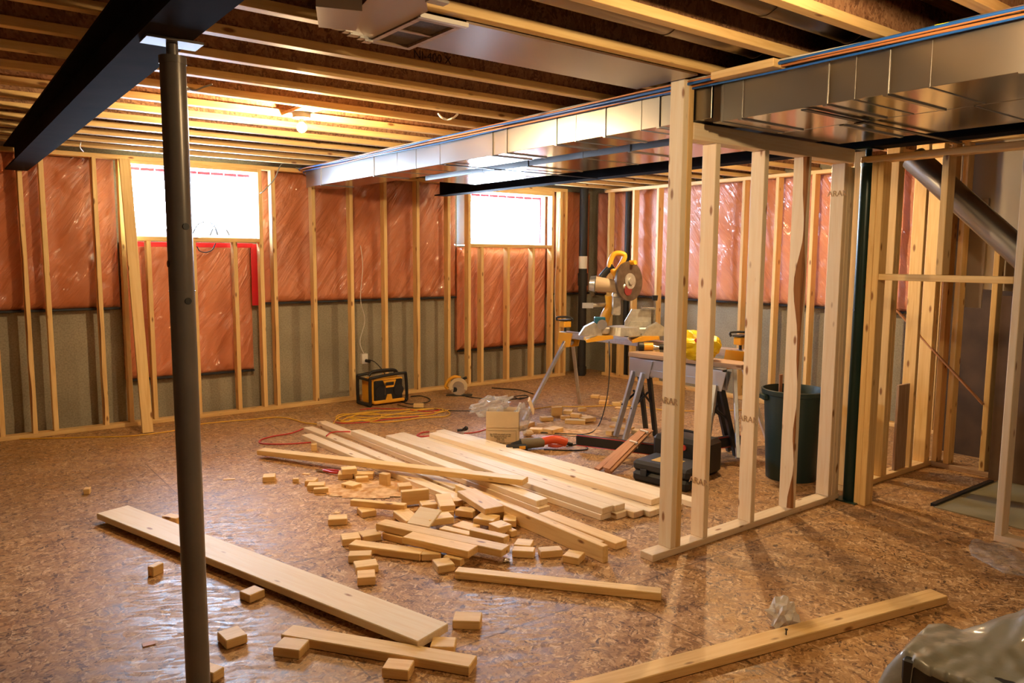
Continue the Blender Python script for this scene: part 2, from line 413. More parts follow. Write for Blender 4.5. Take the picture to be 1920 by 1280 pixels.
# ---------------------------------------------------------------- stud framing
def frame(name, loc, label): return empty(name, loc, label, 'wall framing')
T, D = .038, .089
f = frame('stud_frame', (0, 7.53, 0), 'long open stud framing with bottom and top plates along the window wall')
lum('bottom_plate', (-3.3, 7.53, 0), X, 9.92, Y, D, Z, T, parent=f)
lum('top_plate', (-3.3, 7.53, 2.375), X, 9.92, Y, D, Z, T, parent=f)
full = [(-2.4, 0), (-1.98, 0), (-1.58, 0), (-1.17, 0), (-.77, 0), (-.37, 0), (.04, 0), (.415, 0), (.645, .016), (.80, 0), (1.19, .014), (1.395, 0), (2.625, 0), (2.755, .010), (3.17, 0), (3.585, 0), (3.985, 0), (4.39, .008), (4.80, 0), (5.085, 0), (6.36, 0), (6.50, 0), (6.585, 0)]
for x, wn in full: lum('stud', (x, 7.53, T), Z, 2.337, X, T, Y, D, parent=f, wane=wn or None)
for x0, x1, z in ((1.43, 2.625, 1.672), (5.12, 6.36, 1.657)):
    lum('sill_plate', (x0, 7.53, z), X, x1-x0, Y, D, Z, T, parent=f)
for x in (1.60, 1.99, 2.37): lum('cripple_stud', (x, 7.53, T), Z, 1.634, X, T, Y, D, parent=f)
for x in (5.27, 5.66, 6.05): lum('cripple_stud', (x, 7.53, T), Z, 1.619, X, T, Y, D, parent=f)
lum('header', (5.12, 7.53, 2.31), X, 1.24, Y, D, Z, .065, parent=f); lum('header', (1.43, 7.53, 2.345), X, 1.195, Y, D, Z, .030, parent=f)
f = frame('stud_frame', (7.05, 0, 0), 'open stud framing against the insulated side wall behind the saw')
lum('bottom_plate', (7.05, -1.0, 0), Y, 8.3, X, D, Z, T, parent=f); lum('top_plate', (7.05, -1.0, 2.375), Y, 8.3, X, D, Z, T, parent=f)
for y in (7.2, 6.77, 6.37, 5.55, 5.15, 4.74, 4.33, 3.93, 3.5, 3.08, 2.66, 2.25, 1.85, 1.4, 1.0, .6):
    lum('stud', (7.05, y, T), Z, 2.337, Y, T, X, D, parent=f)
lum('blocking', (7.00, 6.93, T), Z, .62, Y, .05, X, D, parent=f)
# partition
f = frame('stud_frame', (2.87, 2.57, 0), 'unfinished partition wall of pale studs on a bottom plate beside the lumber pile')
lum('bottom_plate', (2.87, 2.57, 0), X, 1.76, Y, D, Z, T, PALE, parent=f)
lum('stud', (3.005, 2.57, T), Z, 2.38, X, T, Y, D, PALE, parent=f); lum('stud', (3.0435, 2.57, T), Z, 2.355, X, T, Y, D, parent=f)
for x, wn in ((3.265, None), (3.685, None), (4.095, .032)): lum('stud', (x, 2.57, T), Z, 2.095, X, T, Y, D, PALE, parent=f, wane=wn)
for x in (4.50, 4.539, 4.578): lum('stud', (x, 2.57, T), Z, 2.07 if x > 4.52 else 2.09, X, T, Y, D, PALE, parent=f)
lum('top_plate', (3.085, 2.57, 2.134), X, 1.52, Y, D, Z, .084, PALE, parent=f)
def textobj(name, s, size, loc, rot, mat, parent=None, ext=.0006):
    c = bpy.data.curves.new(name, 'FONT'); c.body = s; c.size = size; c.extrude = ext; c.align_x = 'CENTER'
    t = bpy.data.objects.new(name, c); COL.objects.link(t); bpy.context.view_layer.update()
    me = bpy.data.meshes.new_from_object(t.evaluated_get(bpy.context.evaluated_depsgraph_get())); bpy.data.objects.remove(t)
    me.materials.clear(); me.materials.append(mat); o = bpy.data.objects.new(name, me); COL.objects.link(o); o.rotation_euler = rot
    o.location = Vector(loc) - (parent.location if parent else Vector((0, 0, 0)))
    if parent: o.parent = parent
    return o
FADED = plain('faded_ink', (.42, .26, .14), .8)
for x, z in ((3.0035, .80), (3.2635, .33), (3.6835, .62), (4.4985, 1.93)):
    textobj('grade_stamp', 'ARAR', .050, (x, 2.614, z), (R(90), 0, R(-90)), FADED, f)
f = frame('stud_frame', (4.62, 1.6, 0), 'doorway framing with a low crosspiece running from the dark green post')
for y in (2.39, 2.4285): lum('stud', (4.62, y, 0), Z, 2.13, Y, T, X, D, parent=f)
lum('top_plate', (4.62, -.6, 2.131), Y, 3.14, X, D, Z, .04, parent=f)
lum('crosspiece', (4.62, 1.655, 1.42), Y, .734, X, D, Z, T, parent=f)
lum('cripple_stud', (4.62, 2.02, 1.459), Z, .671, Y, T, X, D, parent=f)
lum('bottom_plate', (4.62, .35, 0), Y, 1.305, X, D, Z, T, PALE, parent=f)
for y in (1.616, 1.2, .8, .4): lum('stud', (4.62, y, T), Z, 2.092, Y, T, X, D, PALE, parent=f)
f = frame('stud_frame', (4.8, 2.6, 0), 'short stud wall beyond the doorway with paired pale studs')
lum('bottom_plate', (4.80, 2.60, 0), X, 1.19, Y, D, Z, T, parent=f); lum('top_plate', (4.80, 2.60, 2.375), X, 1.19, Y, D, Z, T, parent=f)
for x in (4.81, 5.22, 5.259, 5.63, 5.86, 5.90): lum('stud', (x, 2.60, T), Z, 2.337, X, T, Y, D, parent=f)
lum('scrap_block', (5.45, 2.62, T), Z, .62, X, .16, Y, .02, OLDW, parent=f)
f = frame('stud_frame', (5.95, 1.0, 0), 'dim stud wall along the stair beyond the doorway')
lum('bottom_plate', (5.95, -.6, 0), Y, 3.19, X, D, Z, T, OLDW, parent=f); lum('top_plate', (5.95, -.6, 2.375), Y, 3.19, X, D, Z, T, parent=f)
for y, hh in ((2.555, 2.337), (2.47, 2.337), (2.225, 1.72)): lum('stud', (5.95, y, T), Z, hh, Y, T, X, D, parent=f)
# drywall on the stair side
MBs = MB().prism([(-1.0, 1.15), (2.62, 1.35), (2.62, 2.40), (-1.0, 2.40)], 'x', 6.06, 6.075)
tag(MBs.build('drywall_sheet', DRY), 'beige drywall sheet on the stair side above the sloping metal duct', 'drywall')
tag(MB().box((6.042, 2.36, 1.20), (6.056, 2.60, 1.98)).build('drywall_sheet', DRYG), 'grey drywall panel hung behind the stair studs under the sloping duct', 'drywall')
tag(MB().box((6.50, 1.9, 0), (6.515, 2.80, 2.37)).build('plywood_sheet', noisy('nook_shade_board', (.05, .03, .02), (.09, .055, .035), 4, .85)), 'dark board added to keep the storage nook behind the stair studs in shade', 'plywood')  # added board; its near-black colour stands for the shade in the nook
tag(MB().box((5.932, -1, 0), (5.947, 2.19, 1.30)).build('plywood_sheet', noisy('dark_plywood', (.13, .08, .05), (.19, .12, .08), 4, .8)), 'dark plywood sheet nailed before the stair studs near the floor', 'plywood')
lum_ = lum('lumber_strip', (5.90, 2.25, .52), (-.10, 1, 1.1), .9, (1, .1, 0), .03, (0, -1, .9), .012, CEDAR); tag(lum_, 'thin reddish wooden strip leaning against the paired studs beyond the doorway', 'wood strip')
b = MB(); b.prism([(4.95, 2.12), (4.95, 1.0), (6.0, 1.0), (6.0, 2.12)], 'z', .0, .006); o = b.build('floor_mat', plain('drab_mat', (.25, .22, .13), .9)); tag(o, 'flat drab green board lying on the floor beyond the doorway', 'board')
MB().box((4.97, 2.12, 0), (5.85, 2.15, .018)).build('edge_strip', BLACK, o)

# ---------------------------------------------------------------- ceiling joists
joist_names = {}
def joist(y, x0, x1, label):
    e = empty('floor_joist', (0, y, H_J), label, 'joist', 'wooden I-joists overhead')
    lum('bottom_flange', (x0, y-.025, H_J), X, x1-x0, Y, .050, Z, .038, parent=e, bev=.002)
    lum('top_flange', (x0, y-.025, H_S-.038), X, x1-x0, Y, .050, Z, .037, parent=e, bev=.002)
    lum('web', (x0, y-.005, H_J+.038), X, x1-x0, Y, .010, Z, H_S-.038-H_J-.038, WEB, parent=e, bev=0)
    return e
ordn = ['first', 'second', 'third', 'fourth', 'fifth', 'sixth', 'seventh', 'eighth', 'ninth', 'tenth', 'eleventh', 'twelfth', 'thirteenth', 'fourteenth']
js = []
for k in range(-5, 14):
    y = 2.44 + .4*k
    if y > 7.5: continue
    n = k-6   # bulb hangs between k=5 and k=6
    side = 'towards the window wall' if n >= 0 else 'away from the window wall'
    if k == 1: lab = 'wooden I-joist overhead carrying the far edge of the sheet metal pan'
    elif k == 2: lab = 'wooden I-joist overhead with dark printed writing on its web'
    else: lab = 'wooden I-joist overhead, %s from the bulb %s' % (ordn[n] if n >= 0 else ordn[-n-1], side)
    js.append(joist(y, FX0, 7.28, lab))
for k in (2,):
    y = 2.44+.8
    e = [q for q in js if abs(q.location.y-y) < .01][0]
    INKJ = plain('joist_ink', (.035, .02, .018), .9)
    textobj('web_lettering', 'NI-400 X', .055, (1.98, y-.0065, H_J+.048), (R(90), 0, 0), INKJ, e)
    textobj('web_lettering', '80808', .052, (2.56, y-.0065, H_J+.098), (R(90), 0, 0), INKJ, e); textobj('web_lettering', 'LYF-STRUCTURAL', .052, (2.15, y-.0065, H_J+.098), (R(90), 0, 0), INKJ, e)
o = lum('blocking_board', (3.0, 2.07, H_J-.001-.0), Y, .34, X, .14, Z, .036, PINE)
o.location.z = H_J-.038; tag(o, 'short flat blocking board nailed overhead at the tall partition stud', 'blocking')

# steel beams and posts
def ibeam(x0, x1, y0, y1, z0, z1, label, mat=STEELB):
    e = empty('steel_beam', (0, y0, z0), label, 'steel beam')
    t = .012; c = (x0+x1)/2
    b = MB().box((x0, 0, 0), (x1, y1-y0, t)); b.build('bottom_flange', mat, e)
    MB().box((x0, 0, z1-z0-t), (x1, y1-y0, z1-z0)).build('top_flange', mat, e)
    MB().box((c-.005, 0, t), (c+.005, y1-y0, z1-z0-t)).build('web', mat, e)
    return e
ibeam(.565, .72, -3.4, 7.50, 2.222, 2.418, 'dark steel beam overhead carried by the grey post', STEELB)
ibeam(4.605, 4.755, -3.4, 7.50, 2.222, 2.418, 'dark steel beam overhead carried by the dark green post beside the ducts')
lum_ = lum('nailer_board', (.565, -3.4, 2.4185), Y, 0.01, X, .01, Z, .001); bpy.data.objects.remove(lum_)
def post(x, y, r, mat, label, holes, tt=2.17):
    e = empty('support_post', (x, y, 0), label, 'support post')
    MB().box((-.075, -.075, 0), (.075, .075, .008), .002).build('base_plate', mat, e)
    b = MB(); b.cyl((0, 0, .008), (0, 0, tt), r, n=40); b.cyl((0, 0, tt-.02), (0, 0, tt+.003), r*1.05, n=40); b.build('outer_tube', mat, e, True)
    MB().cyl((0, 0, 1.43), (0, 0, 1.432), r*1.045, n=40).build('tube_collar', mat, e, True)
    MB().cyl((0, 0, tt), (0, 0, 2.213), r*.45, n=20).build('jack_screw', mat, e, True)
    MB().box((-.085, -.05, 2.213), (.085, .05, 2.2215), .001).build('cap_plate', mat, e)
    for z, a in holes:
        p = Vector((math.cos(a)*r, math.sin(a)*r, z)); d = Vector((math.cos(a), math.sin(a), 0))
        MB().cyl(p-d*.004, p+d*.0015, .011, n=16).build('pin_hole', BLACK, e)
    return e
post(.668, 2.665, .0395, POSTG, 'round grey steel post standing in front of the window', ((1.64, R(-75)), (1.40, R(-78)), (1.52, R(-178))))
post(4.665, 2.515, .0430, POSTN, 'round dark green steel post at the corner of the partition', ((1.38, R(-125)), (1.28, R(-125)), (1.23, R(150)), (1.23, R(-35))), 2.135)

# ---------------------------------------------------------------- ducts
def duct(name, x0, x1, y0, y1, z0, z1, label, seams, mat=GALV, umat=GALV2):
    e = empty(name, (x0, y0, z0), label, 'air duct')
    b = MB(); w_, l_, h_ = x1-x0, y1-y0, z1-z0
    b.mi = 0; b.box((0, 0, 0), (w_, l_, h_), .002)
    o = b.build('duct_body', [mat, umat], e)
    for p in o.data.polygons:
        if p.normal.z < -.8: p.material_index = 1
    for yy, kind in seams:
        t = .020 if kind else .006
        b = MB(); y = yy-y0
        b.box((-.005 if kind else -.002, y, -.004), (0.0005, y+t, h_-.004)); b.box((-.003, y, -.006 if kind else -.003), (w_, y+t, .0005))
        b.build('joint_cleat' if kind else 'crease', mat, e)
    return e
duct('air_duct', 3.09, 3.43, 2.47, 7.47, 2.225, 2.405, 'long rectangular galvanised duct running overhead towards the window wall', [(7.1, 1), (6.0, 1), (5.6, 0), (5.3, 0), (4.95, 0), (4.28, 1), (4.12, 1), (3.62, 1), (3.45, 0), (3.2, 1), (2.93, 0), (2.80, 1), (2.70, 0), (2.60, 0)])
duct('air_duct', 3.09, 3.60, -3.4, 2.46, 2.20, 2.405, 'wide galvanised duct overhead between the tall partition stud and the stair side', [(2.40, 0), (2.29, 1), (1.86, 1), (1.74, 0), (1.60, 1), (1.44, 0), (1.12, 1), (.7, 0), (.2, 1)])
duct('air_duct', 3.65, 4.20, 2.50, 6.10, 2.225, 2.405, 'broad galvanised duct overhead next to the dark beam, starting mid room', [(5.2, 0), (4.6, 1), (4.0, 0), (3.55, 1), (3.0, 0)], GALV, GALV2)
duct('air_duct', 3.64, 4.24, -3.4, 2.47, 2.205, 2.405, 'broad galvanised duct overhead beside the doorway framing', [(2.1, 1), (1.5, 0), (1.1, 1), (.5, 1)], GALV, GALV2)
# strap hangers
for y in (4.85, 1.95):
    b = MB(); z_ = 2.212 if y > 3 else 2.188; b.box((3.08, y, z_), (4.60, y+.028, z_+.006)); b.box((3.54, y-.01, z_-.006), (3.58, y+.04, z_)); tag(b.build('strap_hanger', DARKM), 'thin dark strap crossing under the ducts, %s' % ('towards the window wall' if y > 4 else 'beside the doorway framing'), 'strap')
# pan between joists with the return grille
e = empty('sheet_metal_pan', (0, 0, 2.41), 'flat sheet metal pan nailed under the joists beside the duct', 'air duct')
MB().box((1.66, 2.47, 0), (2.98, 2.865, .009)).build('pan_sheet', GALV3, e)
g = empty('return_grille', (1.455, 2.47, 2.392), 'square wooden framed return grille with two mesh openings overhead', 'vent')
b = MB(); b.box((0, 0, 0), (.19, .025, .016)).box((0, .375, 0), (.19, .40, .016)).box((0, .025, 0), (.022, .375, .016)).box((.168, .025, 0), (.19, .375, .016)).box((.022, .185, .004), (.168, .202, .014)); b.build('grille_frame', OLDW, g)
MB().box((.022, .025, .010), (.168, .375, .014)).build('mesh_screen', noisy('dark_mesh', (.05, .035, .025), (.09, .06, .04), 120, .7, 0, .3), g)
MB().box((-.005, -.022, -.002), (.20, -.002, .014)).build('white_strip', WHITE, g)
e = empty('duct_boot', (0, 0, 2.40), 'wide brown sheet duct boot with foil taped edges overhead', 'air duct')
MB().prism([(1.30, 2.775), (1.45, 2.86), (1.45, 2.40), (1.37, 2.28), (1.20, 2.28)], 'z', -.004, .012).build('boot_panel', GALV3, e)
MB().prism([(1.06, 2.45), (1.16, 2.66), (1.285, 2.62), (1.20, 2.40)], 'z', -.050, -.008).build('boot_collar', GALV3, e)
b = MB()
for k in range(9): b.box((1.20+k*.028, 2.70+.016*k, -.010-.003*(k % 3)), (1.235+k*.028, 2.735+.016*k, -.003))
b.build('foil_tape', CHROME, e)
MB().box((1.38, 2.26, -.012), (1.45, 2.30, -.004)).build('foil_tape', CHROME, e)
# round ducts in the joist bays
for y, x0, x1, lab in ((2.24, 1.6, 3.9, 'round metal duct lying in the joist bay behind the tall partition stud top'), (1.84, 1.7, 4.0, 'round metal duct lying in the joist bay next to the cables')):
    e = empty('round_duct', (x0, y, 2.54), lab, 'air duct')
    MB().cyl((0, 0, 0), (x1-x0, 0, 0), .075, n=28).build('duct_pipe', GALV3, e, True)
    b = MB(); b.cyl((.9, 0, 0), (.92, 0, 0), .078, n=28); b.build('duct_collar', GALV3, e, True); MB().cyl((1.5, 0, 0), (1.52, 0, 0), .078, n=28).build('duct_collar', GALV3, e, True)
# sloping duct at the stair
e = empty('sloping_duct', (5.2, 2.50, 2.206), 'round shiny metal duct sloping down beside the stair beyond the doorway', 'air duct')
MB().cyl((0, 0, 0), (0, -1.25, -1.17), .080, n=32).build('duct_pipe', GALV, e, True)
MB().box((-.02, -.02, -.02), (.04, 1.72, .0)).build('edge_rail', DARKM, e)
q = e.children[1]; q.rotation_euler = (R(180+43), 0, 0); q.location = (0, -.04, -.11)
# cables along the duct
random.seed(3)
for i, (m, r, lab, dz) in enumerate(((GREYC, .008, 'grey cable on the duct edge, topmost of the bundle', .0), (COPPER, .008, 'thin copper coloured cable in the bundle along the duct', -.009), (BLUE, .010, 'blue plastic tube running along the top edge of the duct', -.019),
        (ORANGE, .009, 'orange cable running along the top edge of the duct', -.033), (WHITEC, .006, 'white cable sagging along the top edge of the duct', -.004), (ORANGE, .007, 'thin orange cable close above the blue tube along the duct', -.014), (BLUE, .007, 'thin blue cable lowest in the bundle along the duct', -.042))):
    pts = []
    for k in range(24):
        y = 7.45-k*.44; pts.append((3.060-.013*(i % 3)+.006*math.sin(k*1.3+i*2), y, 2.412+dz*.8+.006*math.sin(k*.9+i)))
    pts = [(3.0+.02*i, 7.50, 2.41-.01*i)] + pts
    tag(MB().tube(pts, r*.72, 8, 4).build('cable', m), lab, 'cable', 'cables along the duct')
tag(MB().box((3.030, 1.36, 2.398), (3.046, 1.41, 2.410)).build('cable_tag', plain('yellow_tag', (.8, .8, .02), .5)), 'small yellow tag on the cables near the frame corner', 'tag')
tag(MB().tube([fl(822, 213, 2.42), fl(828, 220, 2.39), fl(838, 224, 2.38), fl(850, 221, 2.385), fl(858, 214, 2.42)], .006).build('wire_loop', WHITEC), 'white cable loop drooping from the joist beside the cables', 'cable')
tag(MB().tube([fl(344, 155, 2.42), fl(352, 165, 2.41), fl(366, 169, 2.40), fl(382, 163, 2.41), fl(398, 158, 2.42)], .005).build('wire_loop', GREYC), 'grey wire drooping from a joist beside the grey post', 'cable')
tag(MB().tube([fl(152, 266, 2.421), fl(150, 276, 2.38), fl(156, 284, 2.36)], .004).build('wire_stub', WHITEC), 'short white wire stub hanging from a joist near the window wall', 'cable')
tag(MB().tube([onY(566, 300, 7.3), onY(530, 306, 7.45), onY(515, 335, 7.5), onY(500, 352, 7.51), onY(488, 362, 7.52), onY(462, 371, 7.85)], .005).build('cable', GREYC), 'grey cable dropping from the ceiling corner into the window', 'cable')

# ---------------------------------------------------------------- bulbs
def bulb(x, y, z, label, y0, y1, glow=BULB):
    e = empty('light_bulb', (x, y, z), label, 'light bulb')
    b = MB(); b.sph((0, 0, 0), .030, n=12); o = b.build('bulb_glass', glow, e, True)
    MB().cyl((0, 0, .028), (0, 0, .055), .016, n=16).build('bulb_base', CHROME, e, True)
    b = MB(); b.cyl((0, 0, .055), (0, 0, .088), .055, n=28); b.build('lamp_holder', WHITE, e, True)
    MB().box((-.06, y0-y, .0885), (.06, y1-y, .110), .002).build('mounting_board', PINE, e)
    return e
bulb(1.90, 4.64, 2.330, 'glowing bare bulb in a white holder overhead near the duct', 4.466, 4.814)
bulb(5.02, 3.92, 2.330, 'glowing bare bulb in a white holder overhead above the saw stand', 3.666, 4.014)
bulb(2.10, .96, 2.330, 'glowing bare bulb in a white holder overhead above the doorway side of the floor', .866, 1.214, DIMB)

# ---------------------------------------------------------------- loose lumber
def stick(name, a, b, zt, wd, th, label, cat='lumber board', group=None, mat=PINE, roll=0.0, bev=.003):
    z0, z1 = zt if isinstance(zt, tuple) else (zt, zt)
    p, q = fl(*a, z0), fl(*b, z1); d = q-p; L = d.length; d.normalize()
    wv = Vector((-d.y, d.x, 0)).normalized()
    if wv.dot(Vector((p.x, p.y, 0))) < 0: wv = -wv
    if roll: wv = Matrix.Rotation(roll, 3, d) @ wv
    tv = d.cross(wv)
    if tv.z < 0: tv = -tv
    o = lum(name, p - tv*th, d, L, wv, wd, tv, th, mat, bev=bev)
    return tag(o, label, cat, group)
def longb(x0, y0, x1, y1, z, label, wd=.089, th=.038, mat=PALE, L=None, group='long boards laid out in the pile', on_edge=False):
    p = Vector((x0, y0, z)); d = Vector((x1-x0, y1-y0, 0)); L = d.length; d.normalize()
    wv = Vector((-d.y, d.x, 0))
    if wv.x < 0: wv = -wv
    o = lum('lumber_board', p, d, L, wv, wd, Z, th, mat); return tag(o, label, 'lumber board', group)
G2 = 'long boards laid out in the pile'
# lower layer
lowx = [2.985, 3.078, 3.171, 3.264, 3.357, 3.450]
ends = [3.18, 3.14, 3.09, 3.05, 3.03, 3.02]
labs = ['first from the scrap blocks', 'second from the scrap blocks', 'third from the scrap blocks', 'fourth from the scrap blocks', 'fifth from the scrap blocks', 'sixth from the scrap blocks']
for i, (x, ye) in enumerate(zip(lowx, ends)):
    longb(x-.055, ye+2.43, x+.105, ye, 0, 'pale board at the bottom of the flat stack, '+labs[i])
tops = [(2.947, 5.586, 3.098, 3.175, 'pale board on top of the flat stack, at its scrap block edge'), (3.041, 5.60, 3.192, 3.165, 'pale long board on top of the flat stack, second from the scrap block side'),
        (3.280, 5.447, 3.452, 3.115, 'straight pale board on top of the flat stack with a split near its end'), (3.374, 5.49, 3.548, 3.04, 'pale board on top of the flat stack, along the side facing the saw')]
for x0, y0, x1, y1, l in tops: longb(x0, y0, x1, y1, .0385, l)
longb(3.52, 5.38, 3.72, 2.98, 0, 'pale board on the floor at the saw side of the flat stack')
longb(2.770, 6.582, 2.868, 3.485, 0, 'pale board beneath another, its end sticking out by the on-edge board')
longb(2.792, 5.915, 2.873, 3.513, .0385, 'pale board resting on another between flat stack and on-edge board', mat=PALE)
longb(2.581, 6.427, 2.672, 4.135, 0, 'pale board on the floor passing under the crossing board, two from the red cord', mat=PALE)
longb(2.457, 6.171, 2.561, 3.926, 0, 'pale board on the floor closest to the red cord loop', mat=PALE)
longb(2.634, 4.057, 2.656, 2.713, 0, 'board standing on its narrow edge with a stamp near its end', wd=.038, th=.089, mat=PINE)
longb(2.700, 4.10, 2.722, 2.86, 0, 'flat board lying tight behind the board that stands on edge', mat=PINE)
longb(2.805, 3.42, 2.835, 2.80, 0, 'short flat board end between the on-edge board and the flat stack', mat=PINE)
stick('lumber_board', (481, 843.6), (979.7, 899.5), (.066, .132), .089, .038, 'long board lying crosswise over the pile from the red cord side', 'lumber board', None, PINE)
# foreground sticks
stick('lumber_plank', (181, 962), (783, 1202), .060, .184, .036, 'wide knotty plank lying behind the grey post', 'lumber board', None, PALE)
lum_ = lum('lumber_scrap', (.80, 4.98, 0), (1, .2, 0), .12, (-.2, 1, 0), .05, Z, .0235, PINE); tag(lum_, 'thin scrap propping up the far end of the wide plank', 'wood scrap')
lum_ = lum('lumber_scrap', (1.42, 2.66, 0), (1, -.2, 0), .12, (.2, 1, 0), .05, Z, .0235, PINE); tag(lum_, 'thin scrap propping up the near end of the wide plank', 'wood scrap')
stick('lumber_board', (526, 1189), (879.6, 1250), .040, .089, .038, 'short board with two blocks against its near side before the wide plank', 'lumber board', None, PINE)
stick('lumber_board', (852, 1071), (1240, 1112), .040, .064, .038, 'lone short board with a dark knot lying in front of the scrap heap', 'lumber board', None, PINE)
B4 = stick('lumber_board', (1000, 1326), (1778, 1117), .040, .089, .038, 'long board with an upright screw near the white crumpled plastic', 'lumber board', None, PINE)
p = fl(1474, 1190, .04); o = MB().cyl((0, 0, -.01), (0, 0, .022), .0025, n=10).cyl((0, 0, .022), (0, 0, .025), .006, n=12).build('wood_screw', BLACK); o.location = p; tag(o, 'dark screw standing half driven into the long board', 'screw')

GB = 'offcut blocks scattered on the floor'
blocks = [
 ((287, 1063.5), (307, 1054), .050, .034, .050, 'small upright offcut alone on the floor before the wide plank, nearest the side wall'),
 ((468, 1116), (497, 1104), .038, .070, .038, 'offcut block just in front of the wide plank, beside the grey post'),
 ((424, 1201), (464, 1188), .040, .089, .038, 'offcut block with a dark split knot by the foot of the grey post'),
 ((400, 1262), (421, 1249), .038, .070, .038, 'offcut block touching the foot of the grey post'),
 ((156, 917), (168, 916), .038, .050, .038, 'tiny offcut far out alone towards the side wall'),
 ((303, 967), (330, 972), .038, .055, .038, 'offcut block tucked behind the wide plank'),
 ((511, 1213), (561, 1219), .038, .080, .038, 'offcut block with a black knot against the short board end nearest the post'),
 ((715.5, 1252), (766, 1257), .042, .070, .040, 'offcut block with wane edge in front of the middle of the short board'),
 ((806, 1212), (852, 1213), .038, .075, .038, 'offcut block behind the short board by the wide plank end'),
 ((848, 1163), (900, 1165), .038, .080, .038, 'square offcut block alone beyond the end of the wide plank'),
 ((492, 894.7), (515.5, 893.3), .038, .085, .038, 'offcut block alone near the left end of the crossing board'),
 ((548.3, 897.5), (559.2, 897.2), .030, .03, .030, 'tiny cube offcut beside the lone block near the pliers'),
 ((571, 901.4), (591, 901.4), .038, .08, .038, 'offcut block furthest back in the trio before the pliers'),
 ((575.6, 910), (607.6, 909), .038, .075, .038, 'offcut block in the middle of the trio before the pliers'),
 ((588, 916.7), (616, 914.7), .034, .035, .034, 'thin offcut block at the front of the trio before the pliers'),
 ((633.4, 889), (661.5, 888), .038, .09, .038, 'lower block of the stacked pair by the pliers handles'),
 ((641.4, 880.3), (669.4, 878), .0765, .075, .038, 'upper block of the stacked pair by the pliers handles'),
 ((664, 888.5), (700, 888), .038, .07, .038, 'offcut block between the stacked pair and the upright split block'),
 ((667, 896), (691, 894.4), .038, .045, .036, 'thin offcut block before the stacked pair, near the sawdust'),
 ((661.6, 911), (678.7, 905.3), .038, .10, .038, 'offcut block at the edge of the sawdust'),
 ((710, 886.9), (725.6, 889.7), .089, .038, .089, 'upright offcut block with a black split beside the sawdust'),
 ((656, 937.5), (757.8, 946.9), (.072, .077), .040, .038, 'long narrow offcut propped on a block by the sawdust'),
 ((679, 960), (706, 955.5), .038, .09, .038, 'offcut block under the propped narrow offcut'),
 ((614.8, 974), (650.8, 971.9), .038, .075, .038, 'offcut block with chips of wood on top'),
 ((642, 1011.7), (677, 1007.8), .038, .089, .038, 'offcut block at the outer end of the heap beside its twin'),
 ((680.5, 1006), (715.6, 1000), .038, .085, .038, 'offcut block beside its twin at the end of the heap'),
 ((653, 1020.3), (787.5, 1038.3), .040, .070, .038, 'long offcut at the front edge of the heap'),
 ((790, 1039), (827, 1038), .038, .075, .036, 'short offcut following the long one at the front of the heap'),
 ((716, 997.7), (754, 1008), .038, .05, .038, 'offcut under the two long offcuts on top of the heap'),
 ((831, 1042), (864, 1049), .038, .08, .038, 'offcut supporting the front long offcut on the heap'),
 ((754, 1006), (878, 1033.6), .0775, .089, .038, 'front one of the two long offcuts lying side by side on the heap'),
 ((704, 981), (940.5, 1031.5), .0785, .080, .038, 'back one of the two long offcuts lying side by side on the heap'),
 ((652.3, 1042), (695.3, 1040.6), .038, .065, .038, 'offcut block at the front corner of the heap, hindmost of a column of three'),
 ((667, 1064), (710, 1058.6), .038, .08, .038, 'offcut block in the middle of the column of three in front of the heap'),
 ((669.5, 1083.6), (704, 1081), .040, .085, .040, 'red-edged offcut block at the front of the column of three'),
 ((821, 1061.7), (853, 1056.7), .038, .089, .038, 'offcut block by the end of the lone board with the dark knot'),
 ((753, 922), (804.7, 917), .100, .038, .089, 'offcut standing on edge above the sawdust'),
 ((748, 912), (773, 910), .050, .08, .038, 'offcut behind the one standing on edge at the sawdust'),
 ((825, 948.7), (854, 946.9), .075, .22, .038, 'long offcut with a pale side between the sawdust and the big slanted offcut'),
 ((791.4, 946.9), (821, 944), .055, .08, .038, 'offcut block with a white end in the centre of the heap'),
 ((736.7, 957), (761, 976.6), .050, .089, .038, 'offcut block behind the pale leaning slab'),
 ((807, 961.7), (851.6, 958), .045, .06, .038, 'offcut block half hidden at the centre of the heap'),
 ((804.7, 975), (851.6, 968.7), .070, .095, .038, 'pale-topped offcut lying on others at the centre of the heap'),
 ((853, 955.5), (886, 960), .055, .07, .038, 'rounded offcut just past the end of the pale-sided long offcut'),
 ((887, 971.3), (924, 976.5), .065, .10, .034, 'thin square offcut under the end of the big slanted offcut'),
 ((943, 975.6), (968, 976), .050, .15, .038, 'triangular looking offcut against the board standing on edge'),
 ((857, 920), (909.4, 954), (.105, .100), .115, .038, 'big slanted offcut on top of the heap beside the on-edge board'),
 ((847, 984), (880, 993), .040, .09, .034, 'offcut under the short narrow one on the heap'),
 ((935.4, 989.4), (960, 982.8), .060, .089, .038, 'diamond-turned offcut on the heap near the on-edge board'),
 ((879.5, 992.8), (945, 1008), .078, .050, .038, 'short narrow offcut lying on top at the front of the heap'),
 ((959, 996), (970, 993), .036, .05, .036, 'small offcut peeking out behind the short narrow one'),
 ((963, 1020), (994.7, 1023), .036, .085, .034, 'offcut block behind the two that almost touch'),
 ((960, 1031.5), (1000.7, 1034), .038, .06, .038, 'first of two offcuts almost touching at the end of the heap'),
 ((1014.5, 1034), (1055.7, 1030.6), .038, .06, .038, 'second of two offcuts almost touching, nearer the on-edge board end'),
 ((1054, 1040.6), (1085, 1046.4), .038, .085, .038, 'offcut block leaning turned beside the on-edge board end'),
 ((823, 990), (879, 1002.7), .055, .05, .014, 'thin pale offcut strip behind the two long offcuts on the heap'),
 ((850, 939), (868, 938), .045, .06, .038, 'small offcut beside the big slanted offcut, at the end of a long board'),
]
